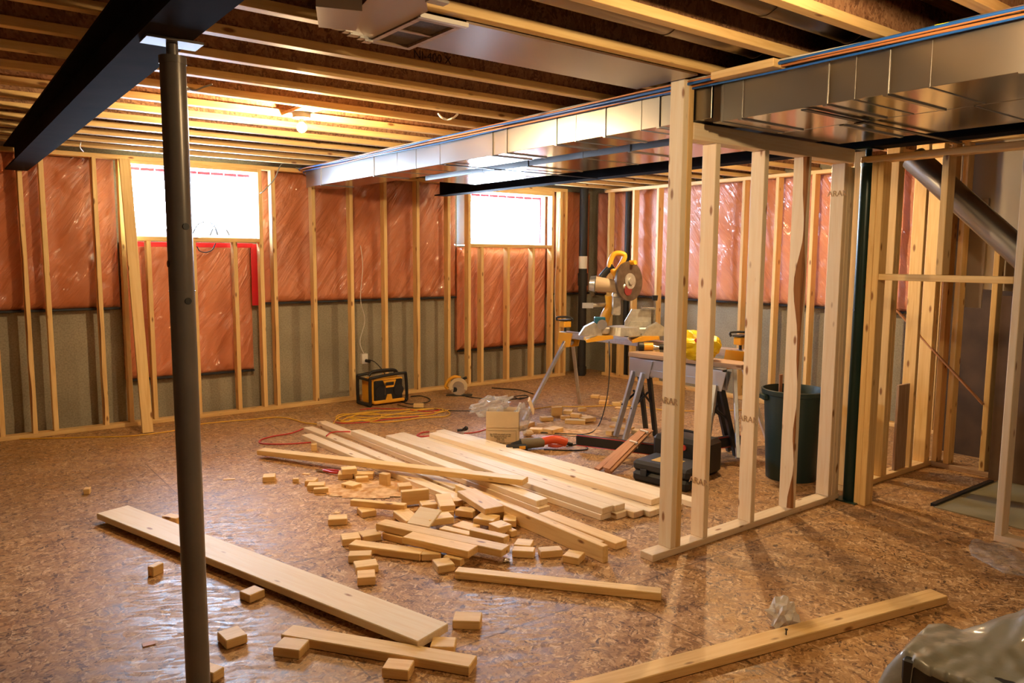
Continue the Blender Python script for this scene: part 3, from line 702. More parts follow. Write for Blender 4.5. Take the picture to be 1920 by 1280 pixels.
for a, b_, zt, wd, th, lab in blocks: stick('offcut_block', a, b_, zt, wd*1.1, th, lab, 'offcut block', GB)
stick('offcut_block', (762.5, 979.7), (804, 987.5), .048, .15, .014, 'pale stained slab leaning on the heap', 'offcut block', GB, PALE, roll=R(22))
GS = 'offcut blocks under the saw stand'
for a, b_, zt, wd, th, lab in [
 ((1035, 763.4), (1055, 762.7), .089, .038, .089, 'upright offcut standing under the saw stand'),
 ((1015.5, 783), (1038, 782), .038, .07, .038, 'offcut block outermost of the saw heap on the radio side'),
 ((1052, 780), (1069, 780), .034, .05, .034, 'small offcut before the upright one under the saw'),
 ((1056, 769.7), (1072.5, 770.5), .06, .10, .038, 'offcut tilted behind the upright one under the saw'),
 ((1069, 775), (1087, 776.7), .075, .06, .038, 'offcut riding on top of the saw heap'),
 ((1086, 765), (1100, 764), .070, .04, .038, 'yellowish offcut at the back of the saw heap'),
 ((1059, 787), (1097.5, 788.4), .038, .07, .038, 'knotty offcut lying in front of the saw heap'),
 ((1097.5, 784.5), (1118, 782), .050, .11, .038, 'offcut at the cable side of the saw heap'),
 ((1090, 779), (1102, 779), .034, .05, .034, 'small pale offcut in the middle of the saw heap'),
 ((980, 798), (1003, 790), .040, .10, .038, 'offcut beside the cardboard box under the stand leg'),
 ((992, 804), (1016, 805), .034, .08, .034, 'pale offcut next to the long one near the cardboard box'),
 ((1018, 803), (1036.5, 806.4), .040, .16, .038, 'longer offcut pointing away near the cardboard box'),
 ((1146, 782), (1161.6, 785.3), .038, .09, .038, 'offcut glimpsed between the blue sawhorse legs'),
 ((1135, 807), (1147.5, 808.8), .040, .07, .038, 'offcut at the foot of the first sawhorse leg'),
 ((1142, 797), (1180, 803), .020, .10, .018, 'thin board scrap between the sawhorse legs'),
 ((1183, 805.6), (1211.6, 810), .038, .07, .038, 'offcut behind the front sawhorse leg'),
 ((1122.5, 751.7), (1140, 752.5), .034, .10, .034, 'offcut beyond the sawhorses beside the yellow cord'),
 ((1149, 755), (1164, 755), .038, .07, .038, 'offcut beyond the sawhorses, second along the yellow cord'),
 ((1167, 753), (1182, 752), .045, .06, .045, 'offcut beyond the sawhorses, third along the yellow cord'),
 ((1152, 764), (1177, 766), .012, .08, .010, 'flat scrap beyond the sawhorses'),
 ((1107, 741), (1122, 742), .03, .09, .030, 'pale flat offcut furthest back beyond the saw cable'),
 ((1124, 743), (1141, 744), .03, .07, .030, 'pale flat offcut beside the furthest back one'),
 ]: stick('offcut_block', a, b_, zt, wd, th, lab, 'offcut block', GS)
stick('offcut_block', (775, 757.5), (794, 757.5), .038, .06, .038, 'single offcut block lying on the cord coil by the radio', 'offcut block', None)
stick('offcut_block', (583, 833.5), (594, 833), .055, .05, .055, 'small offcut at the end of the red cord loop', 'offcut block', None)
for a, b_, l in (((418, 899), (440, 898), 'thin wood chip alone on the floor near the lone block'), ((268, 1212), (292, 1206), 'thin brown wood chip near the grey post foot'), ((566, 888), (578, 889), 'wood chip before the pliers'), ((625, 961), (634, 962), 'pale chip on the block with chips')):
    z = .04+.004 if 'block with chips' in l and 'pale' in l else .004
    stick('wood_chip', a, b_, z+.0005, .03, .004, l, 'wood chip', None, CEDAR if 'brown' in l else PINE, bev=.0005)
# sawdust drift
c = fl(705, 918); b = bmesh.new(); n = 34; gr = []
for j in range(n+1):
    row = []
    for i in range(n+1):
        u, v = (i/n-.5)*2, (j/n-.5)*2; rr = math.sqrt(u*u+v*v)
        k = 1/max(1, rr) if rr > 0 else 1
        h = max(0, 1-rr)**.7*(.014+.016*noise.noise(Vector((u*3, v*3, 1)))+.008*noise.noise(Vector((u*9, v*9, 4))))
        row.append(b.verts.new((u*.40, v*.22, max(.0005, h) if rr < 1 else .0003)))
    gr.append(row)
for j in range(n):
    for i in range(n):
        u, v = ((i+.5)/n-.5)*2, ((j+.5)/n-.5)*2
        if u*u+v*v+.35*noise.noise(Vector((u*4, v*4, 9))) < .8: b.faces.new((gr[j][i], gr[j][i+1], gr[j+1][i+1], gr[j+1][i]))
for v in [v for v in b.verts if not v.link_faces]: b.verts.remove(v)
me = bpy.data.meshes.new('sawdust'); b.to_mesh(me); b.free(); o = link('sawdust', me, SAWD); o.location = (c.x, c.y, .0005); o.rotation_euler = (0, 0, -YAW)
tag(o, 'drift of pale sawdust among the scrap blocks', 'sawdust', kind='stuff')
b = bmesh.new(); c = fl(1110, 802); gr = []
for j in range(21):
    gr.append([b.verts.new(((i/20-.5)*1.25, (j/20-.5)*.75, .001+max(0, .008*noise.noise(Vector((i*.3, j*.3, 2)))))) for i in range(21)])
for j in range(20):
    for i in range(20):
        u, v = (i+.5)/10-1, (j+.5)/10-1
        if u*u+v*v+.3*noise.noise(Vector((u*4, v*4, 3))) < .85: b.faces.new((gr[j][i], gr[j][i+1], gr[j+1][i+1], gr[j+1][i]))
for v in [v for v in b.verts if not v.link_faces]: b.verts.remove(v)
me = bpy.data.meshes.new('sawdust'); b.to_mesh(me); b.free(); o = link('sawdust', me, SAWD); o.location = (c.x, c.y, .0005); o.rotation_euler = (0, 0, -YAW)
tag(o, 'thin spread of sawdust on the floor under the saw stand', 'sawdust', kind='stuff')
# leaning board
p0 = fl(266, 812); p1 = onY(222, 298, 7.515); d = p1-p0; L = d.length; d.normalize(); wv = Vector((1, -.05, 0)); tv = d.cross(wv).normalized()
if tv.y > 0: tv = -tv
o = lum('leaning_board', p0, d, L, wv-d*wv.dot(d), .089, tv, .038, PINE); tag(o, 'pale board leaning against the wall frame at the side of the window', 'lumber board')

# ---------------------------------------------------------------- tools and props (local x = across the view, y = away)
def prop(name, pos, label, cat, rz=-YAW, group=None): return empty(name, pos, label, cat, group, rz)
# jobsite radio
r = prop('jobsite_radio', fl(722, 756)+Vector((0, .03, 0)), 'black and yellow jobsite radio with roll bar handles by the outlet', 'radio', rz=R(-8))
b = MB(); b.box((-.15, -.10, .02), (.15, .10, .24), .015); b.build('radio_body', BLACK, r)
b = MB(); b.box((-.16, -.115, .018), (.16, .11, .05), .008).box((-.165, -.095, .04), (-.148, .11, .235), .006).box((-.15, -.09, .225), (.15, .105, .248), .006); b.prism([(-.06, .232), (.07, .232), (.045, .165), (-.035, .165)], 'y', -.112, -.095); b.prism([(-.035, .05), (.03, .05), (.02, .10), (-.02, .10)], 'y', -.112, -.098); b.build('yellow_shell', YEL, r)
b = MB()
b.tube([(-.20, -.12, .0+.02), (-.20, -.12, .24), (-.17, -.12, .27), (.14, -.10, .285), (.19, -.08, .25), (.20, -.08, .05), (.19, -.08, .02)], .014, 10, 5)
b.tube([(-.20, .12, .02), (-.20, .12, .24), (-.17, .12, .27), (.14, .12, .285), (.19, .12, .25), (.20, .12, .05), (.19, .12, .02)], .014, 10, 5)
b.cyl((-.20, -.12, .25), (-.20, .12, .25), .013).cyl((-.20, -.12, .016), (-.20, .12, .016), .016).cyl((.19, -.08, .016), (.19, .12, .016), .016)
b.build('roll_cage', BLACK, r, True)
MB().tube([(-.15, 0, .27), (-.10, 0, .31), (.10, 0, .31), (.15, 0, .27)], .013, 10).build('carry_handle', BLACK, r, True)
[MB().cyl((x_, -.1005, .13), (x_, -.109, .13), .050, n=24).build('speaker_grille', DARKM, r) for x_ in (-.09, .10)]
MB().box((-.035, -.116, .185), (.045, -.111, .215), .001).build('display', DARKM, r)
r.scale = (1.16, 1.1, 1.12); r.rotation_euler = (0, 0, R(2))
# circular saw
r = prop('circular_saw', fl(860, 741), 'circular saw with shiny guard resting on the floor by the wall', 'circular saw', rz=-YAW)
MB().box((-.14, -.05, .0), (.15, .08, .006), .001).build('base_shoe', BLACK, r)
arc = [(math.cos(R(t_))*.100, .10+math.sin(R(t_))*.100) for t_ in range(-20, 201, 10)]+[(math.cos(R(t_))*.066, .10+math.sin(R(t_))*.066) for t_ in range(200, -21, -10)]
MB().prism(arc, 'y', -.045, .0).build('upper_guard', CARD, r)
MB().cyl((0, -.030, .095), (0, -.024, .095), .088, n=40).build('saw_blade', CHROME, r, True)
m = MB(); m.prism([(-.06, .04), (-.02, .05), (-.01, .09), (-.05, .10)], 'y', -.036, -.031); m.build('dark_vent', BLACK, r); MB().cyl((0, -.045, .095), (0, -.02, .095), .020, n=16).build('arbor_nut', CHROME, r)
MB().cyl((0, .0, .10), (0, .13, .11), .048, n=24).build('motor_housing', BLACK, r, True)
MB().tube([(.02, .04, .19), (-.05, .04, .205), (-.11, .04, .17), (-.15, .04, .10), (-.12, .04, .07)], .018, 10).build('rear_handle', YEL, r, True)
MB().cyl((.02, .03, .17), (.09, .03, .20), .014, n=12).build('front_knob', BLACK, r, True)
# outlet and plug
e = empty('outlet_box', onY(683, 672, 7.60), 'white electrical outlet fixed beside a stud above the radio', 'outlet')
MB().box((-.035, -.02, -.055), (.035, .03, .055), .003).build('cover_plate', WHITE, e)
MB().cyl((.01, -.02, -.02), (.03, -.07, -.025), .018, n=14).build('plug', BLACK, e, True)
tag(MB().tube([onY(690, 674, 7.52), onY(702, 678, 7.45), onY(714, 690, 7.42), onY(722, 705, 7.38), fl(722, 745, .20)], .005).build('power_cord', BLACK), 'black cord from the wall outlet down to the radio', 'cord')
tag(MB().tube([onY(676, 460, 7.68), onY(680, 500, 7.67), onY(676, 560, 7.68), onY(684, 600, 7.76), onY(675, 640, 7.76), onY(683, 665, 7.66)], .004).build('white_cable', WHITEC), 'white cable hanging down the wall to the outlet', 'cable')
tag(MB().tube([onY(1050, 372, 7.52), onY(1048, 420, 7.52), onY(1042, 500, 7.52), onY(1040, 560, 7.52), onY(1042, 600, 7.52)], .004).build('white_cable', WHITEC), 'white cable stapled to the studs near the corner', 'cable')
# floor cords
def cord(pts, mat, lab, r=.005, z=None, name='extension_cord', cat='cord'):
    return tag(MB().tube([fl(a, b_, z or (r+.001)) for a, b_ in pts], r, 8, 6).build(name, mat), lab, cat)
cord([(-20, 826), (20, 823), (60, 822), (110, 821), (170, 819), (225, 818), (265, 815), (325, 807), (369, 796), (420, 790), (460, 787), (500, 783), (525, 782), (550, 786), (570, 792), (600, 795), (625, 794)], CORDY, 'yellow extension cord running along the window wall to the coil')
cord([(625, 794), (640, 780), (690, 772), (760, 768), (820, 766), (842, 772), (836, 780), (790, 783), (740, 790), (700, 791), (668, 786), (650, 790), (630, 783), (645, 776), (700, 777), (780, 775), (830, 770), (810, 766), (740, 776), (690, 786), (640, 791), (660, 780), (690, 774), (715, 778), (700, 788), (650, 782), (720, 783), (800, 778), (842, 768)], CORDY, 'tangled coil of yellow extension cord in front of the radio', .006)
cord([(675, 768), (700, 765), (720, 766), (760, 767), (800, 771), (825, 768), (790, 779), (730, 785), (690, 791), (640, 793), (625, 789)], CORDR, 'red cord mixed into the yellow coil', .005)
cord([(570, 803), (545, 812), (515, 817), (492, 823), (486, 829), (500, 832), (540, 832), (583, 829)], CORDR, 'red cord loop lying beside the pale boards', .006)
cord([(612, 817), (620, 811), (635, 809), (657, 809)], CORDR, 'red cord crossing the ends of the pale boards', .006, z=.045)
cord([(805, 809), (790, 811), (782, 816), (790, 818), (805, 817)], CORDR, 'small red cord loop at the end of the flat stack', .006)
cord([(870, 812), (885, 811), (900, 808), (913, 804)], CORDR, 'red cord end running to the cardboard box', .005)
cord([(818, 714), (835, 716), (848, 727), (862, 738), (880, 744), (910, 747), (940, 749), (970, 747), (990, 744), (985, 741), (965, 743), (975, 748), (990, 744)], BLACK, 'black cord of the circular saw looping over the floor', .005)
cord([(922, 727), (950, 729), (975, 731), (1000, 738)], BLACK, 'black plug end of a cord lying beyond the circular saw', .006)
cord([(770, 743), (790, 742), (806, 748), (800, 754), (770, 757), (750, 752)], BLACK, 'black radio cord curled behind its side', .005)
cord([(745, 758), (770, 764), (800, 765), (840, 769), (880, 770), (912, 769)], BLACK, 'black cord running past the coil to the cardboard box', .004)
cord([(990, 768), (1035, 762), (1090, 762), (1150, 760), (1200, 761), (1240, 768), (1300, 770), (1400, 768)], CORDY, 'yellow cord running behind the offcuts under the saw', .005)
p_ = [onY(1142, 640, 4.35), onY(1143, 690, 4.35), fl(1138, 745, .25), fl(1125, 792, .02), fl(1105, 812, .007), fl(1060, 813, .007), fl(1010, 810, .007), fl(975, 805, .007)]
tag(MB().tube(p_, .005).build('saw_cable', BLACK), 'black cable hanging from the mitre saw to the floor', 'cable')
# clamp head scrap / pliers
p = fl(614, 886); r = prop('pliers', p+Vector((0, 0, .006)), 'pliers with red handles lying beside the scrap blocks', 'pliers', rz=-YAW-R(22))
b = MB(); b.box((-.095, -.014, 0), (-.03, .016, .012), .003); b.build('jaws', CHROME, r)
for s in (-1, 1): MB().tube([(-.04, 0, .008), (0, s*.014, .010), (.06, s*.026, .010), (.10, s*.020, .010)], .009, 8).build('handle', RED, r, True)
r = prop('nail_puller', fl(868, 811)+Vector((0, 0, .01)), 'small dark metal clamp on the floor between boards and box', 'clamp')
b = MB(); b.cyl((-.05, 0, .01), (.03, .02, .015), .012, n=12).cyl((-.01, 0, .01), (.03, -.03, .05), .010, n=12).sph((.03, .0, .03), .018); b.build('clamp_body', DARKM, r, True)
# cardboard box with bubble wrap
pa, pb = fl(913, 840), fl(966, 846); c = (pa+pb)/2
r = prop('cardboard_box', Vector((3.735, 5.03, 0)), 'open cardboard box stuffed with bubble wrap behind the flat stack', 'cardboard box', rz=-YAW+R(-3))
wB, hB, dB, t = .27, .27, .22, .004
b = MB(); b.box((-wB/2, 0, 0), (wB/2, t, hB)).box((-wB/2, dB, 0), (wB/2, dB+t, hB)).box((-wB/2, t, 0), (-wB/2+t, dB, hB)).box((wB/2-t, t, 0), (wB/2, dB, hB)).box((-wB/2, 0, 0), (wB/2, dB, .004)); b.build('carton_body', CARD, r)
b = MB(); b.box((-wB/2, -.006, hB-.13), (wB/2, -.001, hB+.004)); b.build('front_flap', CARD, r)
b = MB(); b.prism([(wB/2, hB), (wB/2+.012, hB), (wB/2+.05, hB-.11), (wB/2+.04, hB-.115)], 'y', 0.01, dB-.01); b.build('side_flap', CARD, r)
for i, (s, x, z) in enumerate((('MKLT', -.03, .095), ('40 790', .075, .093))): textobj('box_print', s, .019, (0, 0, 0), (R(90), 0, 0), INK, None).parent = r; q = r.children[-1]; q.location = (x, -.0015, z)
for i in range(5):
    q = textobj('box_print', ('Fas ANRP too suited curl tho', 'Fas nlstmae wt yuar nar nbo', 'Prakaml au nonia', 'XNE   NA', 'Im wa mlmr')[i], .0145, (0, 0, 0), (R(90), 0, 0), INK, None); q.parent = r; q.location = (-.015, -.0015, .078-.014*i)
b = MB(); b.box((-.125, -.0018, .012), (.115, -.0012, .0135)).box((-.125, -.0018, .112), (.115, -.0012, .1135)).box((.1135, -.0018, .012), (.115, -.0012, .1135)); b.build('print_border', INK, r)
def crumple(name, c, rad, sc3, mat, parent=None, seed=0, amp=.35, sub=4, freq=3.0):
    b = bmesh.new(); bmesh.ops.create_icosphere(b, subdivisions=sub, radius=1)
    for v in b.verts:
        n_ = v.co.normalized(); k = 1+amp*noise.noise(n_*freq+Vector((seed,)*3))+amp*.5*abs(noise.noise(n_*freq*2.7+Vector((seed+5,)*3)))
        v.co = Vector((n_.x*sc3[0], n_.y*sc3[1], n_.z*sc3[2]))*rad*k
    for f in b.faces: f.smooth = False
    me = bpy.data.meshes.new(name); b.to_mesh(me); b.free(); o = link(name, me, mat, parent); o.location = c; return o
o = crumple('bubble_wrap', (0, 0, 0), .105, (1.35, .55, .62), FILM, None, 3, .6); o.rotation_euler = (0, R(-16), -YAW); o.location = Vector((3.70, 5.16, .305)); tag(o, 'sheet of bubble wrap bulging from the cardboard box', 'bubble wrap')
o = crumple('bubble_wrap', (0, 0, 0), .07, (1.0, .8, 1.4), FILM, None, 8, .5); o.location = Vector((3.915, 5.00, .21)); tag(o, 'bubble wrap spilling over the side of the cardboard box', 'bubble wrap')
# reciprocating saw
r = prop('reciprocating_saw', Vector((3.86, 4.74, 0)), 'red and grey reciprocating saw lying on the floor beside the box', 'power saw', rz=-YAW+R(6))
MB().cyl((-.13, -.03, .05), (.06, 0, .055), .045, .038, n=20).build('motor_housing', plain('khaki_grip', (.16, .13, .08), .6), r, True)
b = MB(); b.tube([(.05, 0, .06), (.12, 0, .075), (.19, .0, .07), (.25, 0, .045)], .034, 12).tube([(.10, 0, .03), (.17, 0, .02), (.24, 0, .035)], .014, 8); b.build('rear_handle', plain('orange_red_grip', (.75, .10, .03), .4), r, True)
b = MB(); b.cyl((-.20, -.05, .035), (-.12, -.03, .045), .032, .04, n=16); b.box((-.25, -.12, .0), (-.08, -.05, .06), .012); b.build('gear_nose', BLACK, r)
MB().box((-.24, -.123, .02), (-.20, -.05, .05), .004).build('shoe', CHROME, r)
MB().box((-.15, -.124, .03), (-.10, -.118, .055), .002).build('yellow_plate', YEL, r)
MB().cyl((.24, 0, .045), (.30, .0, .03), .014, n=12).build('cord_sleeve', RUBBER, r, True)
cord([(1062, 836), (1085, 833), (1101, 838), (1096, 843), (1060, 844), (1020, 842)], BLACK, 'black cord curling out of the reciprocating saw handle', .005)
crumple('paper_scrap', fl(990, 818)+Vector((0, 0, .03)), .045, (1.1, .8, .7), CARD, None, 4, .3, 2); tag(bpy.data.objects['paper_scrap'], 'crumpled brown paper scrap behind the reciprocating saw', 'paper')
# long level case
def level_case(a, b_, z, lab):
    p, q = fl(*a, z), fl(*b_, z); d = q-p; L = d.length; an = math.atan2(d.y, d.x)
    e = empty('level_case', p, lab, 'level case', None, an)
    MB().box((0, 0, -.085), (L, .05, 0), .012).build('case_body', BLACK, e)
    for zz in (-.002, -.083): MB().tube([(.01, -.001, zz), (L-.01, -.001, zz)], .0035, 6).build('red_piping', RED, e)
    MB().box((.35, .0, -z+.002), (.40, .05, -.088)).build('foot_block', DARKM, e)
    return e
level_case((1079, 815), (1250, 836), .13, 'long black case with red piping resting beside the sawhorse feet')
e = level_case((1262, 832), (1392, 815), .16, 'black case with red piping glimpsed between the partition studs')
# shim bundle
p, q = fl(1136, 890, .005), fl(1236, 812, .14)
for i, (dx, dz, l) in enumerate(((0, 0, 'upper'), (.0, 0, 'lower'))):
    pass
e = empty('shim_bundle', (0, 0, 0), 'strapped bundle of reddish cedar shims leaning on the black tool case', 'shims')
a0 = Vector((3.86, 3.87, .004)); a1 = Vector((4.17, 3.90, .27))
a0 = fl(1146, 889, .01); a1 = onY(1225, 808, a0.y+.12)
d = a1-a0; L = d.length; d.normalize(); wv = Vector((-.25, .95, .1)); wv = (wv-d*wv.dot(d)).normalized(); tv = d.cross(wv)
if tv.z < 0: tv = -tv
for k, (s, tz) in enumerate(((0, 0), (.006, .011), (-.01, .022), (.012, .033))):
    lum('shim', a0+wv*s+tv*tz*1.0, d, L*(1-.03*k), wv, .055, tv, .009, CEDAR, parent=e, bev=.001)
b2 = fl(1124, 884, .01); d2 = (a1-b2); L2 = d2.length; d2.normalize()
lum('shim', b2, d2, L2*.97, wv, .045, tv, .009, CEDAR, parent=e, bev=.001); lum('shim', b2+tv*.011, d2, L2*.95, wv, .045, tv, .009, CEDAR, parent=e, bev=.001)
for fr in (.60, .86):
    c = a0+d*L*fr; m = MB(); m.box((-.006, -.006, -.004), (.006, .062, .050), .001); o = m.build('white_strap', WHITE, e); mm = Matrix((d, wv, tv)).transposed().to_4x4(); mm.translation = c; o.matrix_local = mm
# tool cases
r = prop('tool_case', Vector((4.03, 3.47, 0)), 'black tool case with a yellow label beside the tall partition stud', 'tool case', rz=R(-80))
MB().box((-.22, -.15, 0), (.22, .15, .075), .02).build('case_bottom', BLACK, r); MB().box((-.22, -.15, .078), (.22, .15, .15), .02).build('case_lid', BLACK, r)
MB().box((-.11, -.08, .149), (.08, .06, .1525), .002).build('label_plate', plain('worn_yellow_label', (.55, .35, .08), .6), r)
for x in (-.12, .12): MB().box((x-.025, -.16, .05), (x+.025, -.148, .10), .003).build('latch', DARKM, r)
r = prop('tool_case', Vector((4.33, 3.60, 0)), 'taller black tool case half hidden behind the tall partition stud', 'tool case', rz=R(-80))
MB().box((-.22, -.10, 0), (.22, .16, .26), .03).build('case_body', BLACK, r); MB().tube([(-.07, .03, .26), (-.06, .03, .29), (.06, .03, .29), (.07, .03, .26)], .010).build('handle', DARKM, r, True)
MB().cyl((.05, -.11, .2), (.05, -.10, .2), .02).build('red_badge', RED, r)
# waste bin
r = prop('waste_bin', Vector((4.83, 3.05, 0)), 'dark green round waste bin holding scrap sticks behind the partition', 'bin')
m = MB(); b = m.b; n = 36; prof = [(0, .0), (.172, 0), (.172, .012), (.205, .60), (.222, .605), (.224, .635), (.212, .638), (.200, .60), (.168, .02), (0, .02)]
rings = []
for rr, z in prof[1:-1]: rings.append([b.verts.new((rr*math.cos(2*math.pi*k/n), rr*math.sin(2*math.pi*k/n), z)) for k in range(n)])
b.faces.new(rings[0][::-1]); b.faces.new(rings[-1])
for A, B in zip(rings, rings[1:]):
    for k in range(n): b.faces.new((A[k], A[(k+1) % n], B[(k+1) % n], B[k]))
m.build('bin_body', BIN, r, True)
for s in (-1, 1): MB().box((s*.215-.02, -.05, .56), (s*.215+.02, .05, .60), .008).build('handle', BIN, r)
for i, (dx, dy, tx, h) in enumerate(((-.10, -.02, -.06, .78), (-.05, .03, .02, .82), (-.12, .04, -.10, .72))):
    o = lum('scrap_stick', (4.83+dx, 3.05+dy, .03), (tx, .02, 1), h, (1, 0, 0), .03, (0, 1, 0), .012, CEDAR); tag(o, ('tallest', 'middle', 'shortest')[i % 3 if i else 1] + ' scrap stick poking out of the waste bin' if False else ('scrap stick in the bin, slanting slightly', 'tall scrap stick in the bin, nearly upright', 'short scrap stick in the bin, leaning most')[i], 'stick')
# sawhorses
def horse(x, y0, y1, top, lab, sheet):
    e = empty('sawhorse', (x, y1, 0), lab, 'sawhorse'); L = y1-y0
    m = MB(); m.box((-.028, -L, top-.15), (-.022, 0, top-.005)); m.box((.022, -L, top-.15), (.028, 0, top-.005)); m.box((-.028, -L, top-.010), (.028, 0, top-.004)); m.box((-.034, -L, top-.105), (-.028, 0, top-.095)); m.build('top_rail', sheet, e)
    for yy in (-.06, -L+.06):
        m = MB(); m.prism([(yy-.10, top-.02), (yy+.055, top-.02), (yy+.055, top-.17), (yy-.06, top-.17)], 'x', -.036, -.030); m.build('leg_bracket', sheet, e); m = MB(); m.prism([(yy-.10, top-.02), (yy+.055, top-.02), (yy+.055, top-.17), (yy-.06, top-.17)], 'x', .030, .036); m.build('leg_bracket', sheet, e)
        for s in (-1, 1):
            a = Vector((s*.034, yy, top-.13)); c_ = Vector((s*.19, yy+(.05 if yy > -.5 else -.05), 0.01))
            dd = (c_-a); ln = dd.length; q = dd.to_track_quat('Z', 'Y').to_matrix().to_4x4(); q.translation = a
            m = MB(); m.box((-.017, -.020, 0), (.017, .020, ln), .002, mat=q); m.build('leg', ALU if s < 0 else DARKM, e)  # far-side legs dark, near ones bright: light and shade put into the metal
        m = MB(); m.cyl((-.135, yy+.035 if yy > -.5 else yy-.035, .28), (.03, yy*.97, top-.30), .010, n=8); m.cyl((.135, yy+.035 if yy > -.5 else yy-.035, .28), (-.03, yy*.97, top-.30), .010, n=8); m.build('brace', DARKM, e)
    return e
SH = galv('sawhorse_sheet', (.62, .66, .74), .35)
horse(4.79, 3.62, 4.48, .712, 'folding metal sawhorse carrying the plank, nearest the cardboard box', SH)
horse(4.865, 3.74, 4.66, .700, 'second metal sawhorse pressed against the one carrying the plank', SH)
o = lum('work_plank', (4.715, 4.56, .7125), (.12, -1, 0), 1.06, (1, .12, 0), .20, Z, .038, OLDW); tag(o, 'worn wooden plank laid across the sawhorses', 'plank')
# drill
r = prop('cordless_drill', fl(1213, 657, .752), 'yellow cordless drill lying on the sawhorse plank', 'drill', rz=-YAW)
MB().cyl((-.03, 0, .035), (.05, 0, .035), .034, n=20).build('motor_housing', YEL, r, True)
MB().cyl((-.075, 0, .035), (-.03, 0, .035), .040, n=20).build('battery_end', BLACK, r, True)
MB().cyl((.05, 0, .03), (.10, -.01, .025), .026, .018, n=18).build('chuck', CHROME, r, True)
MB().cyl((.11, .03, .026), (.16, .02, .026), .024, n=14).build('grip', BLACK, r, True)
o = crumple('yellow_bag', (0, 0, 0), .17, (1.05, .8, .60), YBAG, None, 12, .32, 4, 2.0); o.scale = (1.12, .72, 1.05); o.rotation_euler = (0, 0, R(-76)); o.location = Vector((4.81, 3.93, .858)); tag(o, 'bright yellow crumpled bag lying on the plank beside the drill', 'bag')
o2 = crumple('bag_print', (.0, 0, 0), .02, (1.4, .3, .8), RED, o, 2, .3, 2); o2.location = (.06, -.125, .05)
# saw stand
LX0, LY0, LX1, LY1, LZ = 4.99, 5.72, 5.17, 3.66, .82
e = empty('saw_stand', (LX0, LY0, 0), 'aluminium mitre saw stand with yellow end brackets', 'saw stand'); dv = Vector((LX1-LX0, LY1-LY0, 0)); L = dv.length; an = math.atan2(dv.y, dv.x); e.rotation_euler = (0, 0, an)
m = MB(); m.box((0, -.055, LZ-.06), (L, .055, LZ), .004); [m.box((0, sgn*.055-.003, LZ-zz-.008), (L, sgn*.055+.003, LZ-zz)) for sgn in (-1, 1) for zz in (.008, .028, .048)]; m.build('main_rail', ALU, e)
for xx in (.10, L-.10):
    m = MB(); m.prism([(xx-.09, LZ-.005), (xx+.08, LZ-.005), (xx+.05, LZ-.14), (xx-.07, LZ-.16), (xx-.11, LZ-.12)], 'y', -.067, -.057); m.build('leg_bracket', YEL, e); m = MB(); m.prism([(xx-.09, LZ-.005), (xx+.08, LZ-.005), (xx+.05, LZ-.14), (xx-.07, LZ-.16), (xx-.11, LZ-.12)], 'y', .057, .067); m.build('leg_bracket', YEL, e)
    inv = (Matrix.Translation(e.location) @ Matrix.Rotation(an, 4, 'Z')).inverted()
    if xx < .5: feet = [inv @ fl(980, 792), inv @ fl(1087, 758)]
    else: feet = [Vector((L+.10, -.30, 0)), Vector((L+.0, .34, 0))]
    for ft in feet:
        s = -1 if ft.y < 0 else 1; a = Vector((xx-.02, s*.05, LZ-.09)); dd = ft-a; q = dd.to_track_quat('Z', 'Y').to_matrix().to_4x4(); q.translation = a
        m = MB(); m.box((-.016, -.016, 0), (.016, .016, dd.length-.02), .003, mat=q); m.build('leg', ALU, e)
for xx in (.03, L-.10):
    m = MB(); m.box((xx-.035, -.05, LZ+.04), (xx+.035, .05, LZ+.10), .006); m.build('roller_support', YEL, e)
    m = MB(); m.tube([(xx-.05, -.06, LZ+.105), (xx-.05, -.06, LZ+.14), (xx+.05, .02, LZ+.14), (xx+.05, .06, LZ+.105)], .010, 8, 4); m.box((xx-.04, -.06, LZ+.105), (xx+.04, .06, LZ+.118), .002); m.cyl((xx, 0, LZ-.12), (xx, 0, LZ+.05), .012, n=10); m.build('stop_bracket', BLACK, e)
# mitre saw : local x right across the view, y away, z up ; origin on the rail
S = (inv_c := onY(1178, 620, 4.62)); S = Vector((5.09, 4.58, LZ))
r = prop('mitre_saw', S, 'large sliding mitre saw with raised blade guard on the stand', 'mitre saw')
depth = S.x*math.sin(YAW)*1 + S.y*math.cos(YAW)
def ms(a, b_, y=0.0):
    d = ray(a, b_); k = (depth+y)/d.dot(Vector((math.sin(YAW), math.cos(YAW), 0)))
    P = Vector((0, 0, EYE))+d*k - S
    c, s = math.cos(YAW), math.sin(YAW)
    return Vector((P.x*c-P.y*s, y, P.z))
for a in (1098, 1182):
    m = MB(); q = ms(a+14, 632); m.prism([(q.x-.07, -.005), (q.x+.16, .03), (q.x+.16, .055), (q.x+.03, .055), (q.x-.07, .02)], 'y', -.14, -.09)
    m.prism([(q.x-.07, .0), (q.x+.16, .03), (q.x+.16, .055), (q.x-.07, .02)], 'y', -.0899, .13)
    m.build('mount_bracket', YEL, r)
m = MB(); q = ms(1170, 612); m.cyl((q.x, 0, .055), (q.x, 0, .125), .15, .135, n=36); m.box((q.x-.33, -.05, .055), (q.x+.33, .10, .12), .012); m.build('saw_base', CASTM, r)
for a, s in ((1105, -1), (1222, 1)):
    q = ms(a, 618); m = MB(); m.prism([(q.x-.10*1, .055), (q.x+.10, .055), (q.x+.09, .13), (q.x+.03, .17), (q.x-.05, .13)], 'y', -.12, -.03); m.build('base_wing', CASTM, r)
